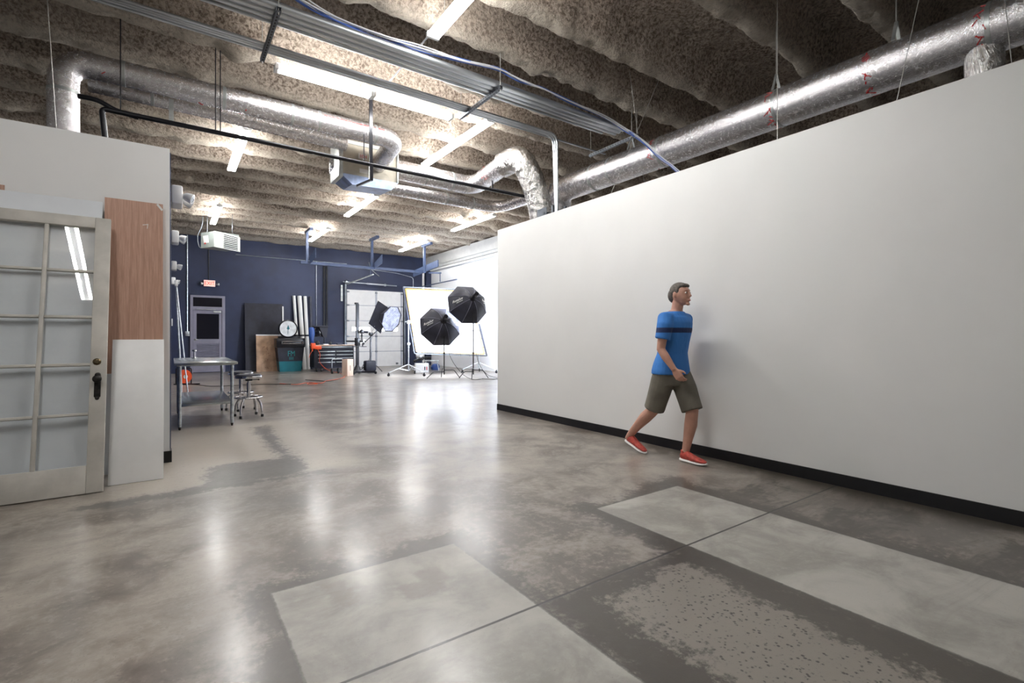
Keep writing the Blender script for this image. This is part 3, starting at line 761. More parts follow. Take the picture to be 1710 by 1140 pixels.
ex = thing('exit_sign', 'lit red exit sign with two lamp heads above the back door', 'sign', (1.05, YB, 2.95))
MB().box(.90, 1.24, YB-.06, YB, 2.93, 3.15, .008).build('housing', 'white_plastic', ex)
MB().box(.915, 1.225, YB-.063, YB-.06, 2.945, 3.135).build('face', 'exit_face', ex, False)
text_mesh('lettering', 'EXIT', .17, basis((1.07, YB-.066, 3.035), (1, 0, 0), (0, 0, 1)), 'red', ex, sx=.85)
for sx in (-1, 1):
    MB().lathe([(.02, 0), (.05, .02), (.055, .09), (.045, .10)], (1.07+sx*.19, YB-.04, 3.02), (sx, -.5, -.1), 14).build('lamp_head', 'galv_plain', ex)
ht = thing('unit_heater', 'grey hanging unit heater with louvred front near the back wall', 'heater', (1.1, 16.3, 3.8))
# oblong body turned slightly, louvres facing the viewer's right
hm = basis((.72, 16.55, 3.78), (.36, -.22, 0), (0, 0, 1))   # front-left face direction
b_ = MB(); b_.add([(.70, 16.59, 3.76), (1.01, 16.37, 3.81), (1.65, 16.55, 3.81), (1.34, 16.95, 3.78), (.70, 16.59, 4.20), (1.01, 16.37, 4.25), (1.65, 16.55, 4.25), (1.34, 16.95, 4.22)],
      [(0, 3, 2, 1), (4, 5, 6, 7), (0, 1, 5, 4), (1, 2, 6, 5), (2, 3, 7, 6), (3, 0, 4, 7)]); b_.build('casing', 'heater_grey', ht, False)
fp = [Vector((1.01, 16.365, 3.80)), Vector((1.60, 15.97, 3.66)), Vector((1.60, 15.97, 4.08)), Vector((1.01, 16.365, 4.26))]
def q(u, v, out=0):
    a = fp[0].lerp(fp[1], u); b = fp[3].lerp(fp[2], u); p = a.lerp(b, v); n = (fp[1]-fp[0]).cross(Vector((0, 0, 1))).normalized(); return p+n*out
hd = MB(); back = Vector((.35, .45, 0))
def quadbox(mb, u0, u1, v0, v1, d0, d1):
    c = [q(u0, v0, d0), q(u1, v0, d0), q(u1, v1, d0), q(u0, v1, d0), q(u0, v0, d1), q(u1, v0, d1), q(u1, v1, d1), q(u0, v1, d1)]
    mb.add(c, [(0, 3, 2, 1), (4, 5, 6, 7), (0, 1, 5, 4), (1, 2, 6, 5), (2, 3, 7, 6), (3, 0, 4, 7)])
quadbox(hd, 0, .36, 0, 1, -.05, .01); quadbox(hd, .95, 1, 0, 1, -.05, .01); quadbox(hd, .36, .95, 0, .06, -.05, .01); quadbox(hd, .36, .95, .94, 1, -.05, .01)
hd.build('hood', 'heater_light', ht, False)
dk = MB(); quadbox(dk, .36, .95, .06, .94, -.05, -.045); dk.build('core', 'black_metal', ht, False)
for k in range(7):
    l = MB(); v = .12+k*.118; quadbox(l, .36, .95, v, v+.045, -.03, .012); l.build('louvre', 'heater_light', ht, False)
lp = MB(); lp.M = basis((.70, 16.585, 3.76), (.31, -.22, .05), (0, 0, 1)); lp.box(.10, .25, .13, .34, .002, .006); lp.build('rating_label', 'label_white', ht, False)
lp = MB(); lp.M = basis((.70, 16.585, 3.76), (.31, -.22, .05), (0, 0, 1)); lp.box(.12, .16, .10, .14, .006, .008); lp.build('red_sticker', 'red', ht, False)
hr = MB()
for a, b in ((.85, 16.5), (1.45, 16.2)): hr.tube([(a, b, 4.2), (a, b, 4.75)], .006, 6)
hr.tube(spline([(.75, 16.6, 4.7), (.72, 16.6, 4.4), (.62, 16.6, 4.1), (.66, 16.6, 3.8), (.75, 16.62, 3.78)]), .010, 6).build('hanger_rod', 'strut', ht)
tag(MB().tube([(.44, YB-.03, 1.40), (.44, YB-.03, 4.62)], .016, 8).box(.38, .50, YB-.06, YB, 1.24, 1.40, .006).build('wall_conduit', 'galv'), 'grey conduit dropping to a switch box left of the back door', 'conduit')
tag(MB().tube([(1.05, YB-.02, 3.15), (1.05, YB-.02, 4.6)], .012, 8).build('wall_conduit', 'black_metal'), 'dark conduit dropping to the exit sign', 'conduit')
tag(MB().tube([(1.85, YB-.03, 4.10), (5.7, YB-.03, 4.10)], .012, 8).build('wall_conduit', 'galv'), 'thin conduit running level along the navy back wall from the heater', 'conduit')
tag(MB().tube([(4.55, YB-.03, 1.6), (4.55, YB-.03, 4.10)], .013, 8).build('wall_conduit', 'galv'), 'pale conduit dropping down the navy wall above the tool chest', 'conduit')
tag(MB().tube(rpath([(5.7, YB-.05, 4.02), (7.8, YB-.05, 3.88), (8.5, YB-.05, 3.75), (8.5, YB-.05, .6)], .12), .013, 8).build('wall_conduit', 'galv'), 'thin conduit bending down the back wall right of the garage door', 'conduit')
tag(MB().tube(rpath([(6.4, YB-.6, 4.15), (6.55, YB-.3, 3.95), (7.0, YB-.05, 3.7)], .12), .015, 8).build('wall_conduit', 'galv'), 'short bent pale conduit behind the navy steel frame', 'conduit')
tag(MB().box(4.80, 4.86, YB-.06, YB, 1.5, 3.95).box(4.90, 4.96, YB-.06, YB, 1.5, 3.95).build('downpipe', 'black_metal'), 'black square downpipe pair on the navy wall above the tool chest', 'pipe')
tag(MB().tube([(8.97, YB-.05, .1), (8.97, YB-.05, 4.1)], .05, 14).build('downpipe', 'white_plastic'), 'white round downpipe in the corner beside the navy column', 'pipe')
tag(MB().tube([(9.2, 5, 4.08), (9.2, 19.3, 4.08)], .045, 12).build('wall_pipe', 'white_plastic'), 'white pipe running under the grey beam on the far right wall', 'pipe')

# garage door
gd = thing('door_2', 'white sectional garage door with two small windows in the back wall', 'door', (6.8, YB, 0)); gd['kind'] = 'structure'
GX0, GX1, GZ = 5.70, 8.03, 3.10; n = 5; hh = GZ/n
for k in range(n):
    p = MB(); z0 = k*hh+.006; z1 = (k+1)*hh-.006; zc = (z0+z1)/2
    if k == 2:
        z0, z1 = k*hh+.006, (k+1)*hh-.006
        wz0, wz1 = 1.46, 1.60
        p.box(GX0, GX1, YB-.05, YB-.01, z0, wz0).box(GX0, GX1, YB-.05, YB-.01, wz1, z1)
        for a, b in ((GX0, 5.90), (6.62, 7.12), (7.80, GX1)): p.box(a, b, YB-.05, YB-.01, wz0, wz1)
        o = p.build('door_panel', 'panel_white', gd, False)
        for a, b in ((5.90, 6.62), (7.12, 7.80)): MB().box(a, b, YB-.035, YB-.03, wz0, wz1).build('window_pane', 'pane_light', o, False)
    else:
        o = p.box(GX0, GX1, YB-.05, YB-.01, z0, z1).build('door_panel', 'panel_white', gd, False)
sm = MB()
for k in range(1, n): sm.box(GX0, GX1, YB-.053, YB-.045, k*hh-.014, k*hh+.014)
sm.box(6.84, 6.92, YB-.054, YB-.05, 0.01, GZ-.02); sm.box(GX1-.10, GX1-.03, YB-.054, YB-.05, .01, GZ-.02); sm.build('door_seam', 'seam', gd, False)
hg = MB()
for k in range(1, n+1):
    for x in (GX0+.04, 6.88, GX1-.05): hg.box(x-.05, x+.05, YB-.07, YB-.053, k*hh-.03 if k < n else GZ-.12, k*hh+.03 if k < n else GZ-.06, .003)
hg.box(7.72, 7.82, YB-.07, YB-.05, .06, .14); hg.build('hinge', 'strut', gd)
MB().box(GX0-.10, GX0-.03, YB-.10, YB, 0, 3.35).box(GX1+.03, GX1+.10, YB-.10, YB, 0, 3.35).build('door_rail', 'strut', gd, False)
MB().tube([(5.5, 19.4, 3.37), (7.7, 19.4, 3.33)], .02, 10).tube([(6.45, 19.4, 3.353), (7.2, 19.4, 3.34)], .035, 10).lathe([(.07, -.03), (.07, .03)], (5.62, 19.4, 3.37), (1, 0, 0)).lathe([(.05, -.03), (.05, .03)], (7.2, 19.4, 3.34), (1, 0, 0)).build('torsion_spring', 'galv', gd)
for x, y0, lb in ((5.63, 16.3, 'left'), (8.08, 14.9, 'right')):
    o = MB().bar((x, y0, 3.34 if x < 6 else 3.2), (x, 19.4, 3.28 if x < 6 else 3.18), .05, .03).build('door_track', 'galv_plain' if x < 6 else 'navy_steel'); tag(o, lb+' overhead track of the garage door reaching toward the viewer', 'rail')
tag(MB().box(5.46, 5.53, YB-.06, YB, 2.62, 3.25).build('opener_box', 'galv_plain'), 'slim pale metal strip beside the upper left corner of the garage door', 'bracket')

# navy steel frame hanging before the back wall
fs = thing('steel_frame', 'navy painted steel frame hung from the ceiling before the garage door', 'frame', (5.6, 16.8, 3.6))
MB().bar((3.42, 16.8, 3.62), (7.35, 16.8, 3.62), .10, .085).build('cross_beam', 'navy_steel', fs, False)
for x in (3.62, 5.76, 7.75):
    MB().bar((x, 16.8, 3.60), (x, 16.8, 4.66), .075, .075).build('post', 'navy_steel', fs, False)
    MB().box(x-.05, x+.05, 16.2, 16.95, 4.58, 4.66).build('top_bracket', 'navy_steel', fs, False)
for x in (3.70, 5.84): MB().add([(x-.01, 16.8, 3.58), (x-.01, 16.0, 3.70), (x-.01, 16.0, 4.0), (x-.01, 16.8, 3.80), (x+.01, 16.8, 3.58), (x+.01, 16.0, 3.70), (x+.01, 16.0, 4.0), (x+.01, 16.8, 3.80)],
      [(0, 1, 2, 3), (7, 6, 5, 4), (0, 4, 5, 1), (1, 5, 6, 2), (2, 6, 7, 3), (3, 7, 4, 0)]).build('gusset', 'navy_steel', fs, False)
MB().bar((7.80, 17.9, 3.68), (7.80, 15.75, 3.84), .04, .24).bar((7.35, 16.8, 3.62), (7.8, 16.9, 3.66), .10, .085).build('side_beam', 'navy_steel', fs, False)
MB().bar((8.0, 15.9, 3.52), (7.6, 16.1, 3.52), .04, .05).bar((7.95, 15.9, 3.2), (7.95, 15.9, 3.55), .025, .025).bar((5.64, 16.6, 3.32), (5.64, 16.6, 3.6), .02, .02).build('drop_rod', 'navy_steel', fs, False)

# ------------------------------------------------------------------ leaning stock along the back wall
bpn = MB(); bpn.M = basis((2.75, 19.22, 0), (1, 0, 0), (0, .30, 2.4)); bpn.box(-.63, .60, 0, 2.43, -.025, .015)
tag(bpn.build('black_flat', 'black', None, False), 'large black flat leaning against the navy back wall', 'board')
tag(MB().bar((3.30, 19.05, 0), (3.36, 19.5, 2.33), .045, .02).build('white_strip', 'white_board', None, False), 'narrow white strip standing behind the round dial', 'board')
cb = thing('raw_board', 'brown raw board with dark smudges leaning on the black flat', 'board', (2.75, 19.05, 0))
cbm = MB(); cbm.M = basis((2.80, 18.98, 0), (1, 0, 0), (0, .10, 1.27)); cbm.box(-.37, .45, 0, 1.26, -.02, .0); cbm.build('sheet', 'cork', cb, False)
cbe = MB(); cbe.M = cbm.M; cbe.box(-.375, .455, 1.26, 1.30, -.021, .002); cbe.build('edge', 'panel_white', cb, False, label='white top edge')
sg = MB(); sg.M = cbm.M
random.seed(3)
for k in range(34):
    a = (random.gauss(0, .07), random.uniform(.1, .95)); sg.bar((a[0], a[1], .002), (a[0]+random.uniform(-.05, .05), a[1]+random.uniform(-.07, .07), .002), random.uniform(.004, .014), .002)
sg.build('smudge', mat('dark_smudge', (.20, .09, .06), .7), cb, False)
bn = thing('tapered_bin', 'black and teal tapered bin with a chrome handle rail and teal lettering', 'bin', (3.46, 18.75, 0))
def taper(mb, x0, x1, y0, y1, z0, z1, sh0, sh1):   # sh = inset at z0, z1
    mb.add([(x0+sh0, y0+sh0*.5, z0), (x1-sh0, y0+sh0*.5, z0), (x1-sh0, y1, z0), (x0+sh0, y1, z0), (x0+sh1, y0+sh1*.5, z1), (x1-sh1, y0+sh1*.5, z1), (x1-sh1, y1, z1), (x0+sh1, y1, z1)],
           [(0, 3, 2, 1), (4, 5, 6, 7), (0, 1, 5, 4), (1, 2, 6, 5), (2, 3, 7, 6), (3, 0, 4, 7)]); return mb
bx0, bx1, by0 = 2.98, 3.89, 18.42
taper(MB(), bx0, bx1, by0, 18.92, .0, .36, .11, .07).build('base', 'teal', bn, False, label='teal lower body')
taper(MB(), bx0, bx1, by0, 18.92, .36, .84, .07, .02).build('body', 'black', bn, False)
MB().box(bx0-.01, bx1+.01, by0-.02, 18.93, .84, 1.17, .03).build('lid', 'black_metal', bn)
rl = MB().tube(rpath([(3.14, by0-.02, .98), (3.14, by0-.055, .98), (3.80, by0-.055, .98), (3.80, by0-.02, .98)], .03), .014, 8).tube(rpath([(3.14, by0-.02, 1.055), (3.14, by0-.055, 1.055), (3.80, by0-.055, 1.055), (3.80, by0-.02, 1.055)], .03), .014, 8)
rl.box(3.12, 3.15, by0-.06, by0-.02, .97, 1.065).box(3.79, 3.82, by0-.06, by0-.02, .97, 1.065).build('handle_rail', 'chrome', bn)
text_mesh('lettering', 'FM', .27, basis((3.45, by0+.008, .62), (1, 0, 0), (0, 0, 1)), 'teal_print', bn, sx=.75)
text_mesh('lettering', 'IIII', .14, basis((3.45, by0+.012, .455), (1, 0, 0), (0, 0, 1)), 'teal_print', bn, sx=1.1)
dl = thing('dial_scale', 'round white dial with black rim standing on the tapered bin', 'dial', (3.42, 18.75, 1.17))
DC = Vector((3.37, 18.62, 1.50))
MB().lathe([(.305, -.05), (.315, -.03), (.315, .05), (.275, .07), (.275, .055)], DC, (0, -1, 0), 40).build('rim', 'black_metal', dl)
MB().lathe([(.275, .05), (.275, .056)], DC, (0, -1, 0), 40).build('face', 'dial_white', dl)
pt = MB(); yy = DC.y-.062
pt.add([(DC.x-.05, yy, DC.z+.0), (DC.x, yy, DC.z+.13), (DC.x+.05, yy, DC.z), (DC.x, yy, DC.z-.04), (DC.x-.05, yy-.006, DC.z+.0), (DC.x, yy-.006, DC.z+.13), (DC.x+.05, yy-.006, DC.z), (DC.x, yy-.006, DC.z-.04)], [(0, 1, 2, 3), (7, 6, 5, 4), (0, 4, 5, 1), (1, 5, 6, 2), (2, 6, 7, 3), (3, 7, 4, 0)])
pt.bar((DC.x, yy, DC.z), (DC.x-.01, yy, DC.z-.18), .014, .006); pt.build('pointer', 'teal', dl, False, label='teal pointer')
MB().box(3.08, 3.78, 18.6, 18.85, 1.17, 1.24, .02).build('stand', 'black_metal', dl)
for i, (xt, xb, r, mk, lb) in enumerate([(3.74, 3.86, .055, 'white_board', 'left one of three white paper rolls standing by the navy wall'), (3.93, 4.06, .075, 'white_board', 'thick middle one of three white paper rolls standing by the navy wall'),
                        (4.13, 4.20, .062, 'white_board', 'right one of three white paper rolls standing by the navy wall'), (4.32, 4.34, .05, 'charcoal', 'charcoal paper roll standing beside the three white rolls')]):
    t = thing('paper_roll', lb, 'paper roll', (xb, 19.3, 0), 0, None if mk == 'charcoal' else 'white paper rolls by the back wall')
    MB().tube([(xb, 19.25, 0), (xt, 19.52, 2.74)], r, 16).build('roll', mk, t)
    p = lerp((xb, 19.25, 0), (xt, 19.52, 2.74), .46); d = Vector((xt-xb, .27, 2.74)).normalized()
    MB().tube([p-d*.03, p+d*.03], r*1.12, 16).build('strap', 'black', t)

# ------------------------------------------------------------------ tool chest and what is on it
tc = thing('tool_chest', 'wide dark rolling tool chest with pale drawer pulls and wooden top', 'tool chest', (4.7, 18.0, 0))
TX = (4.05, 5.42); TY = (17.75, 18.4)
MB().box(TX[0], TX[1], TY[0], TY[1], .14, .90, .01).build('cabinet', 'black', tc)
MB().box(TX[0]-.02, TX[1]+.02, TY[0]-.03, TY[1]+.02, .90, .93, .004).build('worktop', 'birch', tc, label='pale wooden top')
def drawer(x0, x1, z0, z1):
    d = MB().box(x0, x1, TY[0]-.018, TY[0], z0, z1, .003).build('drawer', mat('navy_drawer', (.008, .010, .022), .5) if 'navy_drawer' not in bpy.data.materials else bpy.data.materials['navy_drawer'], tc)
    MB().box(x0+.01, x1-.01, TY[0]-.034, TY[0]-.016, z1-.032, z1-.014, .003).build('handle', 'galv_plain', d)
drawer(TX[0]+.12, TX[1]-.03, .74, .88)
for k, z in enumerate((.64, .52, .40, .26)):
    drawer(TX[0]+.12, 4.76, z-.02, z+.085); drawer(4.79, TX[1]-.03, z-.02, z+.085)
for x in (TX[0]+.10, TX[0]+.26, TX[1]-.10):
    c = MB(); c.M = Matrix.Translation((x, TY[0]+.05, .055)); c.lathe([(.02, -.018), (.055, -.018), (.055, .018), (.02, .018)], (0, 0, 0), (1, 0, 0), 18); c.box(-.025, .025, -.03, .03, .03, .09); c.build('caster', 'black_rubber', tc)
tl = thing('orange_charger', 'orange tool hanging on the left end of the tool chest', 'tool', (3.98, 17.7, .75))
MB().box(3.94, 4.08, 17.62, 17.80, .80, 1.0, .02).box(4.08, 4.28, 17.64, 17.74, .78, .90, .02).tube([(3.98, 17.66, .8), (3.97, 17.66, .72)], .02, 8).build('body', 'orange', tl)
MB().tube(spline([(3.97, 17.66, .74), (3.90, 17.64, .62), (3.86, 17.62, .5)]), .006, 6).tube(spline([(4.14, 17.66, .80), (4.22, 17.62, .60), (4.20, 17.60, .35), (4.40, 17.5, .10), (4.62, 17.3, .008)]), .007, 6).build('cord', 'orange', tl)
mo = thing('hooded_monitor', 'black hooded monitor standing on the tool chest', 'monitor', (4.45, 18.05, .93))
MB().add([(4.30, 18.15, 1.60), (4.62, 18.15, 1.58), (4.57, 18.12, 1.20), (4.46, 18.12, 1.19), (4.30, 18.25, 1.60), (4.62, 18.25, 1.58), (4.57, 18.22, 1.20), (4.46, 18.22, 1.19)],
         [(0, 1, 2, 3), (7, 6, 5, 4), (0, 4, 5, 1), (1, 5, 6, 2), (2, 6, 7, 3), (3, 7, 4, 0)]).box(4.10, 4.62, 18.10, 18.28, 1.56, 1.61, .01).build('hood', 'black', mo)
MB().tube([(4.5, 18.2, .94), (4.5, 18.2, 1.2)], .015, 8).lathe([(.09, 0), (.09, .012), (.02, .02)], (4.5, 18.2, .931), (0, 0, 1)).build('stand', 'black_metal', mo)
MB().box(4.12, 4.48, 18.20, 18.24, 1.22, 1.56, .01).build('screen', 'dark_glass', mo)
tag(MB().loft([(4.08, 18.12, .931, .05, .05), (4.06, 18.12, 1.12, .07, .05), (4.06, 18.12, 1.30, .10, .05), (4.05, 18.12, 1.50, .10, .05), (4.04, 18.12, 1.55, .07, .04)], 14).build('blue_bag', 'blue'), 'blue bag hanging upright on the left end of the tool chest', 'bag')
tag(MB().lathe([(.05, 0), (.09, .03), (.08, .10), (.03, .15)], (4.20, 17.95, .931), (0, 0, 1)).build('lamp_head', 'black_metal'), 'small round black lamp head on the tool chest near the orange tool', 'lamp')
tag(MB().box(4.40, 4.56, 17.85, 17.98, .931, .965, .006).build('gadget', 'panel_white'), 'small white gadget lying on the tool chest under the monitor', 'gadget')
tag(MB().box(4.62, 4.68, 17.9, 17.98, .931, 1.04, .006).tube([(4.65, 17.94, 1.03), (4.65, 17.94, 1.09)], .008, 6).build('small_bottle', 'black_metal'), 'small black bottle in the middle of the tool chest', 'bottle')
tag(MB().box(4.86, 5.04, 17.85, 17.99, .931, .985, .008).build('battery_pack', 'charcoal'), 'dark battery pack lying on the right half of the tool chest', 'battery')

# ------------------------------------------------------------------ wooden box, camera stand, softbox 3
bxo = thing('upright_crate', 'pale plywood apple box standing on end before the tool chest', 'crate', (4.55, 15.42, 0))
cm_ = MB(); cm_.M = basis((4.455, 15.25, 0), (.225, .125, 0), (0, 0, 1)); cm_.box(0, .25, 0, .52, -.22, 0, .003); cm_.build('box', 'birch', bxo)
cm2 = MB(); cm2.M = cm_.M; cm2.box(.115, .135, .16, .33, .0, .002); cm2.build('hand_slot', 'iron', bxo)
hc = thing('hand_cart', 'folded hand cart with small wheels behind the upright plywood box', 'cart', (4.5, 16.6, 0))
MB().tube(rpath([(4.35, 16.6, .10), (4.35, 16.6, .48), (4.70, 16.6, .48), (4.70, 16.6, .10)], .05), .014, 8).build('frame', 'galv', hc)
for x in (4.35, 4.55): MB().lathe([(.02, -.02), (.09, -.02), (.09, .02), (.02, .02)], (x, 16.6, .09), (1, 0, 0), 20).build('wheel', 'black_rubber', hc)
cs = thing('camera_stand', 'tall black studio camera stand with wheeled base before the garage door', 'camera stand', (5.02, 16.06, 0))
MB().bar((5.02, 16.06, .10), (5.02, 16.06, 2.30), .085, .085).box(4.93, 5.05, 16.02, 16.10, 2.28, 2.34, .01).build('column', 'black_metal', cs)
MB().box(4.85, 5.20, 15.88, 16.22, .05, .12, .015).bar((5.02, 16.0, .07), (5.5, 15.7, .07), .10, .07).bar((5.0, 16.1, .07), (4.8, 15.75, .07), .10, .07).lathe([(.14, .1), (.10, .16), (.06, .28)], (5.02, 16.06, 0)).build('base', 'black_metal', cs)
for x, y in ((5.5, 15.7), (4.8, 15.75), (5.15, 16.3)): MB().lathe([(.01, -.02), (.045, -.02), (.045, .02), (.01, .02)], (x, y, .046), (1, .3, 0), 14).build('caster', 'black_rubber', cs)
MB().box(4.95, 5.09, 15.98, 16.14, .92, 1.18, .01).bar((4.70, 16.22, 1.07), (5.25, 15.9, 1.07), .05, .05).build('sliding_arm', 'black_metal', cs)
MB().box(4.86, 5.26, 15.84, 16.14, .885, .905, .004).tube([(5.16, 15.96, .9), (5.16, 15.96, 1.0)], .02, 8).build('tray', 'black_metal', cs)
MB().lathe([(.045, -.03), (.05, 0), (.045, .03)], (5.20, 15.93, 1.08), (0, -1, 0)).build('crank', 'chrome', cs)
ca = thing('camera', 'black camera mounted on the studio stand', 'camera', (5.15, 15.95, 1.28))
MB().box(5.06, 5.20, 15.90, 16.0, 1.33, 1.44, .012).box(5.10, 5.16, 15.92, 15.98, 1.44, 1.47, .008).build('body', 'black_metal', ca)
MB().lathe([(.035, 0), (.037, .04), (.042, .12), (.04, .13)], (5.19, 15.93, 1.38), (1, -.5, -.05)).build('lens', 'black', ca)
MB().tube([(5.13, 15.95, 1.10), (5.13, 15.95, 1.33)], .022, 10).ell((5.13, 15.95, 1.25), (.035, .035, .035)).build('ball_head', 'black_metal', ca)
ls = thing('light_stand', 'dark light stand carrying the grid softbox before the garage door', 'stand', (5.59, 16.44, 0))
MB().tube([(5.59, 16.44, .02), (5.59, 16.44, .8)], .035, 10).tube([(5.59, 16.44, .7), (5.59, 16.44, 1.32)], .030, 10).build('column', 'strut', ls)
for a in (.1, 2.3, 4.2):
    e_ = (5.59+.42*math.cos(a), 16.44+.42*math.sin(a)); MB().tube(rpath([(5.59, 16.44, .24), (5.59+.22*math.cos(a), 16.44+.22*math.sin(a), .22), (e_[0], e_[1], .012)], .04), .012, 8).build('leg', 'black_metal', ls)
MB().box(5.54, 5.65, 16.38, 16.5, 1.26, 1.36, .01).tube([(5.36, 16.5, .98), (5.86, 16.28, 1.52)], .012, 8).ell((5.36, 16.5, .98), (.04, .04, .04)).build('grip_head', 'black_metal', ls)
tag(MB().box(5.27, 5.62, 15.95, 16.25, .08, .42, .04).tube([(5.3, 16.1, .40), (5.18, 16.02, .25), (5.14, 16.0, .13)], .012, 6).build('power_pack', 'black'), 'black flash power pack hanging low on the light stand', 'power pack')
tag(MB().tube(spline([(5.62, 16.3, 1.28), (5.5, 16.2, 1.0), (5.47, 16.15, .82), (5.5, 16.12, .6), (5.40, 16.1, .42)]), .006, 6).build('power_cable', 'black_rubber'), 'thin cable drooping from the grip head to the power pack', 'cable')

def octabox(t, front_c, hub_c, R, depth_dir, up, front_mat, m2=None, inset=.04, rot=PI/8):
    """octagonal softbox: shell from hub back to the rim, seams along the ribs"""
    ax = Vector(depth_dir).normalized(); up = Vector(up); up = (up-ax*up.dot(ax)).normalized(); sd = ax.cross(up)
    Fc = Vector(front_c); Hc = Vector(hub_c)
    def rim(k, r=1, off=0): a = rot+k*PI/4; return Fc+(sd*math.cos(a)+up*math.sin(a))*R*r+ax*off
    def hub(k, r=.075): a = rot+k*PI/4; return Hc+(sd*math.cos(a)+up*math.sin(a))*r
    V = []; F = []; nst = 8
    for k in range(8):
        for j in range(nst+1):
            s = j/nst; p = hub(k).lerp(rim(k), s); p = p-ax*math.sin(s*PI)*.13*R/.6
            V.append(p)
    # sub-divide between ribs with slight inward sag
    cols = []
    for k in range(8):
        A = V[k*(nst+1):(k+1)*(nst+1)]; B = V[((k+1) % 8)*(nst+1):((k+1) % 8+1)*(nst+1)]
        for u in (0, .33, .67):
            cols.append([(A[j].lerp(B[j], u) + (Fc-A[j].lerp(B[j], u))*0) for j in range(nst+1)])
    mb = MB(); W = [p for c in cols for p in c]; nc = len(cols)
    FF = [(c*(nst+1)+j, ((c+1) % nc)*(nst+1)+j, ((c+1) % nc)*(nst+1)+j+1, c*(nst+1)+j+1) for c in range(nc) for j in range(nst)]
    # inner skin
    W2 = [p+ax*.012 for p in W]; n0 = len(W)
    FF2 = [tuple(reversed([i+n0 for i in f])) for f in FF]
    rimf = [(c*(nst+1)+nst, ((c+1) % nc)*(nst+1)+nst, ((c+1) % nc)*(nst+1)+nst+n0, c*(nst+1)+nst+n0) for c in range(nc)]
    mb.add(W+W2, FF+FF2+rimf); sh = mb.build('shell', 'black', t)
    sm = MB()
    for k in range(8): sm.tube([p-ax*.006 for p in V[k*(nst+1):(k+1)*(nst+1)]], .005, 5)
    sm.tube([rim(k % 8) for k in range(8)], .007, 6, closed=True)
    sm.build('rib_seam', mat('grey_piping', (.22, .22, .30), .5) if 'grey_piping' not in bpy.data.materials else bpy.data.materials['grey_piping'], t, label='thin grey rib seam')
    fm = MB(); ring = [rim(k, .955, -.012) for k in range(8)]; ring2 = [p-ax*.01 for p in ring]
    fm.add(ring+ring2, [tuple(range(8)), tuple(range(15, 7, -1))]+[(k, (k+1) % 8, 8+(k+1) % 8, 8+k) for k in range(8)]); fm.build('diffuser', front_mat, t, False)
    MB().lathe([(.05, -.10), (.075, -.04), (.095, .0), (.07, .01)], Hc, ax, 20).build('speed_ring', 'black_metal', t)
    MB().lathe([(.06, -.36), (.065, -.34), (.065, -.08), (.055, -.07)], Hc, ax, 18).build('flash_head', 'black_metal', t)
    return sd, up, ax, V, nst
def logo_on(t, V, nst, k, ax, Fc, size, flip=1):
    A = V[k*(nst+1)+5]; B = V[((k+1) % 8)*(nst+1)+5]; A2 = V[k*(nst+1)+7]
    mid = A.lerp(B, .5)
    return mid

VF = Vector((.573, .8196, 0)); VR = Vector((.8196, -.573, 0)); VU = Vector((0, 0, 1))
def softbox_writing(t, V, nst, k, ax, leftside, s):
    A = V[k*(nst+1)+5]; B = V[((k+1) % 8)*(nst+1)+5]; A2 = V[k*(nst+1)+8]; B2 = V[((k+1) % 8)*(nst+1)+8]; A1 = V[k*(nst+1)+2]; B1 = V[((k+1) % 8)*(nst+1)+2]
    c = A.lerp(B, .5); x = (A1.lerp(B1, .5)-A2.lerp(B2, .5)).normalized(); y = (A-B).normalized()
    if not leftside: x = -x; y = -y
    n = x.cross(y).normalized()
    if n.dot(ax) > 0: y = -y; n = -n
    x2 = (x+y*.12).normalized()
    text_mesh('lettering', 'Rotalux', s, basis(c+n*.030, x2, y), 'label_white', t, shear=.35, sx=1.15)
    text_mesh('lettering', 'elinchrom', s*.42, basis(c+n*.030-y*s*.62+x*s*.6, x2, y), 'label_white', t, shear=.35, sx=1.3)
def big_octa(label, hub, dpt, R):
    t = thing('octagonal_softbox', label, 'softbox', hub, 0, None)
    ax = VR*dpt[0]+VU*dpt[1]+VF*dpt[2]; Fc = Vector(hub)+ax
    sd, up, axn, V, nst = octabox(t, Fc, hub, R, ax, (0, 0, 1), 'soft_light')
    softbox_writing(t, V, nst, 3, axn, True, .10); softbox_writing(t, V, nst, 7, axn, False, .09)
    return t
big_octa('lower left of the two large black octagonal softboxes, seen from behind', (6.45, 12.69, 1.68), (-.16, -.16, .42), .63)
big_octa('upper right of the two large black octagonal softboxes, seen from behind', (7.17, 12.25, 2.33), (-.20, -.16, .42), .63)
def c_stand(label, x, y, h, feet):
    t = thing('c_stand', label, 'stand', (x, y, 0), 0, 'black stands under the octagonal softboxes')
    MB().tube([(x, y, .12), (x, y, .75)], .017, 10).lathe([(.028, 0), (.028, .05)], (x, y, .72)).build('base_column', 'black_metal', t)
    MB().tube([(x, y, .7), (x, y, h)], .015, 10).lathe([(.022, 0), (.022, .04)], (x, y, h*.62)).build('riser', 'black_metal', t)
    MB().box(x-.03, x+.03, y-.03, y+.03, h-.05, h+.05, .008).tube([(x, y, h-.02), (x+.09, y-.05, h-.05)], .007, 6).build('swivel_head', 'black_metal', t)
    for k, (a, ln) in enumerate(feet):
        c, s = math.cos(a), math.sin(a); zt = .20+.05*k
        MB().tube(rpath([(x, y, zt), (x+c*ln*.62, y+s*ln*.62, zt), (x+c*ln, y+s*ln, .014)], .05), .0125, 8).build('leg', 'black_metal', t)
base_a = math.atan2(VR.y, VR.x)
c_stand('black light stand carrying the lower left octagonal softbox', 6.50, 12.74, 1.56, [(base_a+PI+.15, .50), (base_a+.1, .46), (base_a+1.9, .45)])
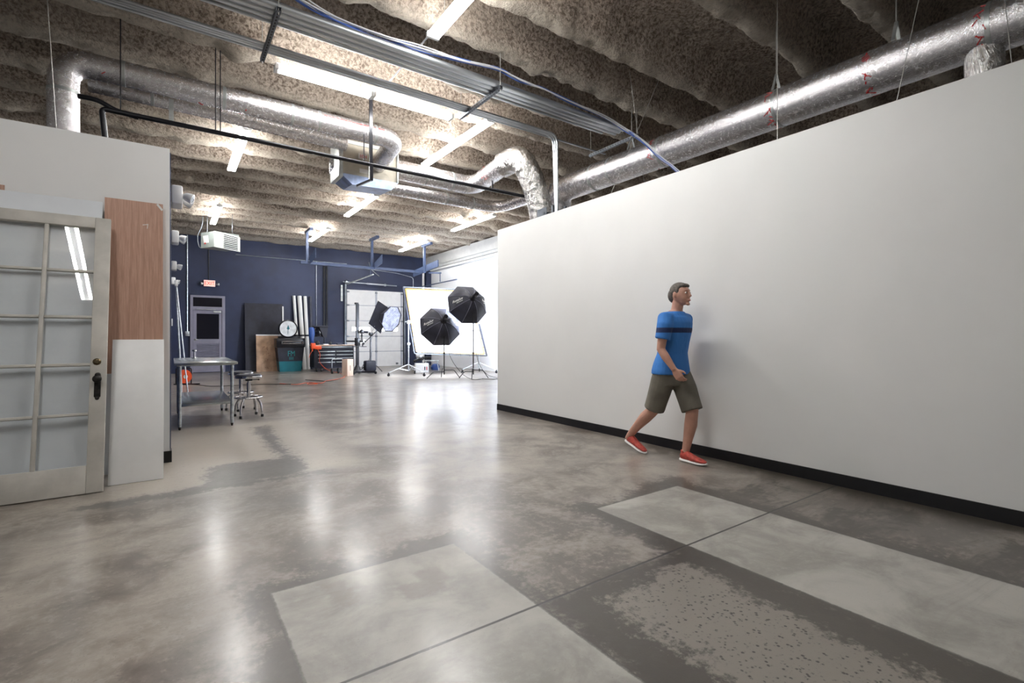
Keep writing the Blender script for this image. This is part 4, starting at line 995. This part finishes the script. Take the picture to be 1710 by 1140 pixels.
c_stand('black light stand carrying the upper right octagonal softbox', 7.22, 12.30, 2.22, [(base_a+PI-.1, .42), (base_a+.15, .44), (base_a-1.6, .40)])

# the third softbox with its honeycomb front, and the black flag beside it
g3 = thing('grid_softbox', 'black softbox with a glowing honeycomb front tilted toward the right', 'softbox', (5.85, 16.3, 1.9))
ax3 = VR*.86-VF*.42-VU*.28
octabox(g3, (6.18, 16.02, 1.82), Vector((6.18, 16.02, 1.82))-ax3.normalized()*.38, .47, ax3, (0, 0, 1), 'grid')
flg = thing('black_flag', 'square black flag held at a slant beside the honeycomb softbox', 'flag', (5.75, 16.2, 1.3))
fA, fB, fC_, fD = Vector((5.50, 16.36, 1.67)), Vector((5.76, 16.18, 2.44)), Vector((6.10, 15.95, 2.16)), Vector((5.83, 16.14, 1.33))
nn = (fB-fA).cross(fD-fA).normalized()*.008
MB().add([fA-nn, fB-nn, fC_-nn, fD-nn, fA+nn, fB+nn, fC_+nn, fD+nn], [(0, 3, 2, 1), (4, 5, 6, 7), (0, 1, 5, 4), (1, 2, 6, 5), (2, 3, 7, 6), (3, 0, 4, 7)]).build('cloth', 'black', flg, False)
MB().tube([fA, fB, fC_, fD], .008, 6, closed=True).build('wire_frame', 'black_metal', flg)
MB().tube([(5.60, 16.42, 1.30), (5.66, 16.24, 1.58)], .008, 6).tube([(5.62, 16.42, 1.32), (5.80, 16.16, 1.45)], .006, 6).build('arm', 'galv', flg)

# big diffusion frame on two rolling stands
TL, BL, BR, TR = Vector((6.2, 15.08, 2.84)), Vector((6.2, 14.17, .70)), Vector((8.5, 13.60, .59)), Vector((8.5, 14.66, 2.84))
sf = thing('diffusion_frame', 'large white cloth frame with gold edge glowing behind the octagonal softboxes', 'diffuser', (7.3, 14.4, .6))
nrm = (TR-TL).cross(BL-TL).normalized(); NS = 16; V = []; F = []
def fp_(u, v): return TL.lerp(TR, u).lerp(BL.lerp(BR, u), v)
for s in (0, 1):
    for j in range(NS+1):
        for i in range(NS+1):
            u, v = .035+.93*i/NS, .03+.945*j/NS
            wr = math.sin(u*17+v*9)*.012*math.exp(-((v-.12)/.12)**2)+math.sin(v*14)*.006
            V.append(fp_(u, v)+nrm*(wr+s*.004))
n1 = (NS+1)**2
for j in range(NS):
    for i in range(NS):
        a = j*(NS+1)+i; F.append((a, a+1, a+NS+2, a+NS+1)); F.append((a+n1, a+n1+NS+1, a+n1+NS+2, a+n1+1))
cl = MB().add(V, F).build('cloth', 'scrim', sf)
for a, b in (((0, 0), (1, 0)), ((0, 1), (1, 1)), ((0, 0), (0, 1)), ((1, 0), (1, 1))):
    MB().bar(fp_(*a), fp_(*b), .032, .032).build('tube', 'strut' if a != b and a[1] == b[1] else 'charcoal', sf, False)
ge = MB()
for a, b in (((.035, .03), (.965, .03)), ((.035, .97), (.965, .97)), ((.035, .03), (.035, .97)), ((.965, .03), (.965, .97))): ge.bar(fp_(*a), fp_(*b), .05, .012, up=nrm)
ge.build('gold_edge', 'gold', sf, False)
ti = MB()
for k in range(1, 8):
    for a, b in (((k/8, -.005), (k/8, .045)), ((k/8, .955), (k/8, 1.015)), ((-.005, k/8), (.045, k/8)), ((.955, k/8), (1.01, k/8))): ti.tube([fp_(*a), fp_(*b)], .006, 5)
ti.build('tie', 'black_rubber', sf)
def roller_stand(label, x, y, top, ang):
    t = thing('rolling_stand', label, 'stand', (x, y, 0), 0, 'rolling stands holding the diffusion frame')
    MB().tube([(x, y, .18), (x, y, .9)], .022, 10).tube([(x, y, .85), (x, y, top)], .016, 10).lathe([(.03, 0), (.03, .06)], (x, y, .86)).build('column', 'galv', t)
    MB().box(x-.05, x+.05, y-.04, y+.04, top-.04, top+.07, .01).tube([(x-.12, y, top+.02), (x+.13, y+.05, top+.03)], .012, 8).box(x-.04, x+.05, y-.03, y+.03, .95, 1.03, .008).build('grip_head', 'galv_plain', t)
    for a, ln in ang:
        c, s = math.cos(a), math.sin(a); l = MB().tube([(x, y, .36), (x+c*ln, y+s*ln, .11)], .012, 8).tube([(x, y, .16), (x+c*ln*.5, y+s*ln*.5, .235)], .008, 6).build('leg', 'galv', t)
        cc = MB(); cc.lathe([(.015, -.015), (.042, -.015), (.042, .015), (.015, .015)], (x+c*ln, y+s*ln, .042), (s, -c, 0), 14); cc.box(x+c*ln-.015, x+c*ln+.015, y+s*ln-.015, y+s*ln+.015, .04, .12); cc.build('caster', 'black_rubber', l)
roller_stand('silver rolling stand holding the left side of the diffusion frame', 6.08, 14.35, 1.66, [(base_a+PI+.45, .62), (base_a-.45, .60), (base_a+1.5, .75)])
roller_stand('silver rolling stand holding the right side of the diffusion frame', 8.50, 14.12, 1.66, [(base_a+PI, .55), (base_a-.25, .62), (base_a+1.6, .6)])

# things under the frame
wbx = thing('white_box', 'white box with two dark slots on the floor under the diffusion frame', 'box', (7.0, 15.3, 0))
wm = MB(); wm.M = basis((6.80, 15.42, 0), (.43, -.12, 0), (0, 0, 1)); wm.box(0, .44, 0, .31, -.3, 0, .004); wm.build('box', 'white_plastic', wbx)
for k in (0, 1):
    wm2 = MB(); wm2.M = wm.M; wm2.box(.29+k*.065, .32+k*.065, .08, .20, .0, .004); wm2.build('slot', 'red' if k else 'iron', wbx, False)
cv = local('step_platform', 'small silver folding step under the diffusion frame beside the white box', 'step', (7.66, 16.0, 0), -.5)
MB().box(-.25, .25, -.14, .14, .34, .38, .008).build('tread', 'galv_plain', cv)
for sx in (-1, 1):
    for sy in (-1, 1): MB().tube([(sx*.20, sy*.10, .34), (sx*.26, sy*.16, .01)], .012, 8).build('leg', 'galv', cv)
tag(MB().tube(spline([(6.9, 15.8, .36), (7.1, 15.9, .44), (7.3, 16.1, .42), (7.55, 16.3, .46), (7.8, 16.4, .44)]), [.03, .05, .04, .06]*8+[.03], 8).build('cable_pile', 'black_rubber'), 'bunched black cables lying behind the white box', 'cable')
tag(MB().lathe([(.02, 0), (.11, .03), (.13, .12), (.08, .2), (.02, .21)], (7.3, 16.3, .46), (0, -.5, 1), 18).build('lamp_head', 'white_plastic'), 'pale round lamp head above the black cables under the frame', 'lamp')
tag(MB().loft([(8.0, 16.4, 0, .15, .12), (8.0, 16.4, .10, .18, .13), (8.02, 16.4, .20, .13, .09), (8.02, 16.4, .22, .05, .03)], 18).build('blue_sack', 'blue'), 'blue bag on the floor behind the silver step', 'bag')

# cord reel and floor cords
rl_ = thing('cord_reel', 'orange cord reel on a black stand under the work table', 'cord reel', (.25, 14.9, 0))
for dy in (-.07, .07): MB().lathe([(.02, -.01), (.165, -.01), (.17, 0), (.165, .01), (.02, .01)], (.27, 14.9+dy, .21), (-.3, 1, 0), 28).build('flange', 'orange', rl_)
MB().lathe([(.11, -.06), (.12, 0), (.11, .06)], (.27, 14.9, .21), (-.3, 1, 0), 24).build('wound_cord', 'orange', rl_)
MB().lathe([(.04, .08), (.05, .095), (.02, .1)], (.27, 14.9, .21), (.3, -1, 0), 16).build('hub', 'label_white', rl_)
MB().tube(rpath([(.05, 14.95, .02), (.60, 14.75, .02)], .1), .014, 8).tube([(.10, 15.2, .02), (.55, 14.55, .02)], .014, 8).tube(rpath([(.10, 15.0, .02), (.10, 15.0, .42), (.42, 14.9, .42), (.42, 14.9, .02)], .05), .014, 8).build('stand', 'black_metal', rl_)
tag(MB().tube(spline([(.55, 14.6, .01), (.8, 14.0, .008), (1.2, 13.9, .008), (1.6, 13.9, .008), (2.0, 13.75, .008), (2.5, 13.4, .01)]), .008, 6).build('extension_cord', 'black_rubber'), 'dark cord running from the reel past the stools', 'cord')
oc_ = [(2.3, 13.8, .008), (2.6, 13.3, .008), (2.9, 13.6, .008), (3.1, 13.2, .008), (2.85, 13.1, .012), (2.95, 13.5, .014), (3.15, 13.3, .012), (3.3, 13.45, .008), (3.5, 13.9, .008), (3.9, 14.3, .008), (4.3, 15.0, .008), (4.55, 16.2, .008), (4.62, 17.2, .008)]
tag(MB().tube(spline(oc_, 8), .006, 6).build('extension_cord', 'orange'), 'orange extension cord wandering over the floor to the tool chest', 'cord')
tag(MB().tube(spline([(3.1, 14.6, .008), (3.35, 14.0, .008), (3.6, 13.8, .008), (4.0, 14.4, .008)]), .007, 6).build('extension_cord', 'black_rubber'), 'short dark loop of cord beside the orange cord', 'cord')
tag(MB().tube(spline([(6.55, 12.8, 1.3), (6.8, 12.9, .6), (7.0, 12.6, .15), (7.0, 12.0, .012), (7.2, 11.9, .01), (7.35, 12.0, .01), (7.5, 11.7, .01), (7.72, 11.75, .01), (7.95, 11.6, .01)]), .008, 6).build('power_cable', 'black_rubber'), 'black cable looping from the left softbox stand across the floor', 'cable')
tag(MB().tube(spline([(7.3, 12.35, 1.2), (7.5, 12.5, .5), (7.7, 12.3, .1), (7.9, 11.9, .012), (8.2, 11.7, .01)]), .007, 6).build('power_cable', 'black_rubber'), 'thin cable trailing from the right softbox stand', 'cable')

# ------------------------------------------------------------------ the person walking along the white wall
PO = Vector((4.08, 3.02, 0))
per = thing('person', 'person in blue tee, grey shorts and red shoes walking along the white wall', 'person', PO)
def L(x, f, z): return PO+Vector((x, -f, z))
def remesh(o, vox, sm=4):
    md = o.modifiers.new('fuse', 'REMESH'); md.mode = 'VOXEL'; md.voxel_size = vox; md.use_smooth_shade = True
    s2 = o.modifiers.new('soften', 'SMOOTH'); s2.iterations = sm; s2.factor = .5
def tloft(mb, secs, grow=0):
    mb.loft([(PO.x+x, PO.y-f, z, rx+grow, ry+grow, .9) for x, f, z, rx, ry in secs], 28)
torso = [(0, -.06, .80, .150, .110), (0, -.055, .88, .168, .122), (0, -.05, .96, .160, .115), (0, -.035, 1.06, .148, .108), (0, -.02, 1.17, .156, .112), (0, -.005, 1.28, .172, .120), (0, .0, 1.36, .182, .115), (0, .0, 1.415, .165, .095), (0, .0, 1.455, .095, .070), (0, .005, 1.48, .065, .06)]
body = MB(); tloft(body, torso)
body.tube([L(0, .0, 1.42), L(0, .02, 1.50), L(0, .035, 1.58)], [.062, .055, .055], 16)
HD = L(0, .06, 1.635)
body.ell(HD, (.073, .094, .105), 24, 16); body.ell(L(0, .095, 1.575), (.052, .055, .050), 18, 12); body.ell(L(0, .10, 1.60), (.060, .055, .06), 18, 12)
body.ell(L(0, .125, 1.665), (.048, .03, .018), 14, 8)                                     # brow
body.tube([L(0, .148, 1.660), L(0, .160, 1.635), L(0, .172, 1.612), L(0, .150, 1.602)], [.008, .010, .014, .010], 10)   # nose
body.ell(L(0, .148, 1.572), (.024, .014, .014), 12, 8); body.ell(L(0, .142, 1.535), (.026, .018, .016), 12, 8)          # lips, chin
for s in (-1, 1): body.ell(L(s*.076, .045, 1.628), (.010, .020, .032), 12, 8)
legs = {'front': (1, [L(.085, -.05, .90), L(.09, .05, .70), L(.085, .13, .50), L(.075, .12, .36), L(.06, .10, .22), L(.045, .085, .10), L(.04, .09, .06)]),
        'back': (-1, [L(-.085, -.05, .90), L(-.09, -.11, .70), L(-.085, -.19, .49), L(-.075, -.31, .39), L(-.06, -.43, .28), L(-.045, -.54, .17), L(-.04, -.57, .12)])}
for k, (s, pts) in legs.items(): body.tube(pts, [.098, .088, .060, .062, .046, .036, .038], 16)
arms = {'R': [L(-.165, .01, 1.395), L(-.20, .03, 1.33), L(-.225, .02, 1.21), L(-.235, .01, 1.10), L(-.232, .06, 1.03), L(-.222, .11, .96), L(-.212, .145, .91)],
        'L': [L(.165, -.01, 1.395), L(.20, -.04, 1.33), L(.225, -.09, 1.22), L(.240, -.15, 1.11), L(.245, -.13, 1.03), L(.245, -.10, .95), L(.240, -.08, .90)]}
for k, pts in arms.items(): body.tube(pts, [.055, .053, .046, .041, .040, .031, .026], 14)
def hand(mb, wrist, d, side):      # side -1: right hand, palm faces the body
    d = Vector(d).normalized(); pn = Vector((-side, 0, 0)); pn = (pn-d*pn.dot(d)).normalized(); fw = d.cross(pn)*1.0
    if fw.y > 0: fw = -fw                      # thumb side looks forward
    w_ = Vector(wrist)
    for t_, wd in ((.0, .022), (.025, .031), (.055, .038), (.085, .036)):
        pass
    for j in range(-3, 4):
        mb.tube([w_+fw*j*.006, w_+d*.04+fw*j*.0105, w_+d*.09+fw*j*.0115], [.012, .013, .0105], 10)
    for i, (o, ln) in enumerate(((.030, .068), (.010, .078), (-.010, .072), (-.029, .056))):
        b = w_+d*.085+fw*o; c = .25+.12*i
        p1 = b+(d*math.cos(c)+pn*math.sin(c))*ln*.42; c2 = c+.55
        p2 = p1+(d*math.cos(c2)+pn*math.sin(c2))*ln*.32; c3 = c2+.45
        p3 = p2+(d*math.cos(c3)+pn*math.sin(c3))*ln*.26
        mb.tube([b-d*.01, b, p1, p2, p3], [.0090, .0090, .0085, .0078, .0062], 10)
    b = w_+d*.025+fw*.028
    mb.tube([b-fw*.01, b+fw*.012+d*.012+pn*.006, b+fw*.030+d*.036+pn*.016, b+fw*.034+d*.062+pn*.024], [.012, .012, .010, .0075], 10)
hand(body, arms['R'][-1], arms['R'][-1]-arms['R'][-3], -1); hand(body, arms['L'][-1], arms['L'][-1]-arms['L'][-3], 1)
bo = body.build('body', 'skin', per); remesh(bo, .0055, 3)
for s in (-1, 1):
    MB().ell(L(s*.030, .139, 1.643), (.0125, .010, .0085), 12, 8).build('eye', 'eye_white', per)
    MB().ell(L(s*.030, .148, 1.643), (.0055, .003, .0055), 10, 6).build('pupil', 'eye_dark', per)
MB().ell(L(0, .160, 1.571), (.022, .005, .007), 12, 6).build('mouth', 'lip', per)
h = MB(); h.ell(L(0, .045, 1.668), (.080, .100, .085), 24, 14); h.ell(L(0, -.015, 1.625), (.072, .055, .075), 20, 12); h.ell(L(0, .10, 1.712), (.058, .045, .026), 16, 10)
ho = h.build('hair', 'hair', per)
# cut the hair shell back from the face by keeping it behind and above the brow line
bm = bmesh.new(); bm.from_mesh(ho.data)
for v in bm.verts:
    p = v.co+PO
    f_, z_ = PO.y-p.y, p.z
    if f_ > .085 and z_ < 1.69: v.co.y += (f_-.085)*1.0
bm.to_mesh(ho.data); bm.free()
sh = MB(); tloft(sh, [(0, -.055, .850, .196, .142), (0, -.055, .89, .194, .140), (0, -.050, .96, .178, .128)]+[(x, f, z, rx, ry) for x, f, z, rx, ry in torso[3:8]], .016); tloft(sh, [(0, 0, 1.40, .185, .108), (0, 0, 1.445, .12, .085), (0, .003, 1.468, .080, .068)], .004)
for k, pts in arms.items(): sh.tube([pts[0].lerp(L(0, 0, 1.38), .25), pts[0], pts[1], pts[2].lerp(pts[1], .15), pts[2].lerp(pts[3], .12)], [.075, .078, .077, .070, .072], 18)
so = sh.build('t_shirt', 'shirt', per); remesh(so, .009, 5)
so2 = MB(); tloft(so2, [(0, -.055, .74, .165, .118), (0, -.055, .84, .172, .126), (0, -.052, .94, .160, .118)], .010)
for k, (s, pts) in legs.items():
    e2 = pts[2]+(pts[2]-pts[1]).normalized()*.0
    so2.tube([pts[0], pts[0].lerp(pts[1], .6), pts[1], pts[1].lerp(pts[2], .55), e2], [.110, .113, .110, .104, .102], 20)
sho = so2.build('shorts', 'shorts', per); remesh(sho, .009, 4)
def shoe(heel, toe, name):
    heel = Vector(heel); toe = Vector(toe); fz = (toe-heel).normalized(); xx = Vector((1, 0, 0)); up = fz.cross(xx).normalized()
    if up.z < 0: up = -up
    m = Matrix((xx, up, fz)).transposed().to_4x4(); m.translation = heel
    ln = (toe-heel).length
    s = MB(); s.M = m
    s.loft([(0, .055, 0, .022, .030), (0, .062, .02*ln/.28, .033, .044), (0, .066, .06, .036, .050), (0, .062, .10, .037, .044), (0, .052, .14, .040, .032), (0, .046, .18, .045, .026), (0, .042, .225, .045, .020), (0, .038, .26, .034, .014), (0, .036, .278, .018, .008)], 18)
    s.tube([(0, .085, .035), (0, .112, .042)], [.036, .038], 16)
    o = s.build('shoe', 'shoe_red', per); o.modifiers.new('s', 'SUBSURF').render_levels = 1
    q_ = MB(); q_.M = m
    q_.loft([(0, .016, -.004, .022, .015), (0, .016, .02, .038, .017), (0, .015, .08, .040, .016), (0, .014, .14, .043, .014), (0, .014, .20, .050, .014), (0, .016, .25, .042, .012), (0, .022, .288, .018, .008)], 18)
    q_.build('sole', 'sole', o)
    lc = MB(); lc.M = m
    for k in range(4): lc.tube([(-.022, .083-k*.009, .10+k*.020), (0, .090-k*.010, .102+k*.020), (.022, .083-k*.009, .10+k*.020)], .003, 5)
    lc.build('lace', 'sole', o)
shoe(L(.035, .035, .0), L(.035, .315, .0), 'front'); shoe(L(-.045, -.60, .085), L(-.045, -.345, .0), 'back')

# ------------------------------------------------------------------ every separate piece becomes a part of its own
def islands(me):
    par = list(range(len(me.vertices)))
    def find(i):
        while par[i] != i: par[i] = par[par[i]]; i = par[i]
        return i
    for p in me.polygons:
        v = p.vertices; r = find(v[0])
        for k in v[1:]: par[find(k)] = r
    g = {}
    for i in range(len(par)): g.setdefault(find(i), []).append(i)
    return list(g.values())
def split_pieces(o, gap):
    me = o.data; isl = islands(me)
    if len(isl) < 2: return []
    bb = []
    for s in isl:
        cs = [me.vertices[i].co for i in s]
        bb.append([min(c[k] for c in cs)-gap for k in range(3)]+[max(c[k] for c in cs)+gap for k in range(3)])
    par = list(range(len(isl)))
    def find(i):
        while par[i] != i: i = par[i]
        return i
    for i in range(len(isl)):
        for j in range(i):
            a, b = bb[i], bb[j]
            if all(a[k] <= b[k+3] and b[k] <= a[k+3] for k in range(3)): par[find(i)] = find(j)
    groups = {}
    for i in range(len(isl)): groups.setdefault(find(i), []).extend(isl[i])
    return list(groups.values())
KEEP = {'slot', 'red_print', 'smudge', 'muntin', 'louvre', 'chalk_mark', 'door_seam', 'lettering', 'lace', 'gold_edge'}
for o in [o for o in COL.objects if o.type == 'MESH' and o.parent and not o.children and o.get('kind') is None]:
    base = o.name.split('.')[0]
    if base in KEEP or o.modifiers or len(o.data.polygons) > 6000: continue
    gs = split_pieces(o, .004)
    if len(gs) < 2: continue
    src = o.data
    for gi, ids in enumerate(gs):
        ids = set(ids); bm = bmesh.new(); bm.from_mesh(src)
        bmesh.ops.delete(bm, geom=[v for v in bm.verts if v.index not in ids], context='VERTS')
        me = bpy.data.meshes.new(base); bm.to_mesh(me); bm.free(); me.materials.append(src.materials[0])
        if gi == 0: o.data = me
        else:
            c = o.copy(); c.data = me; COL.objects.link(c)
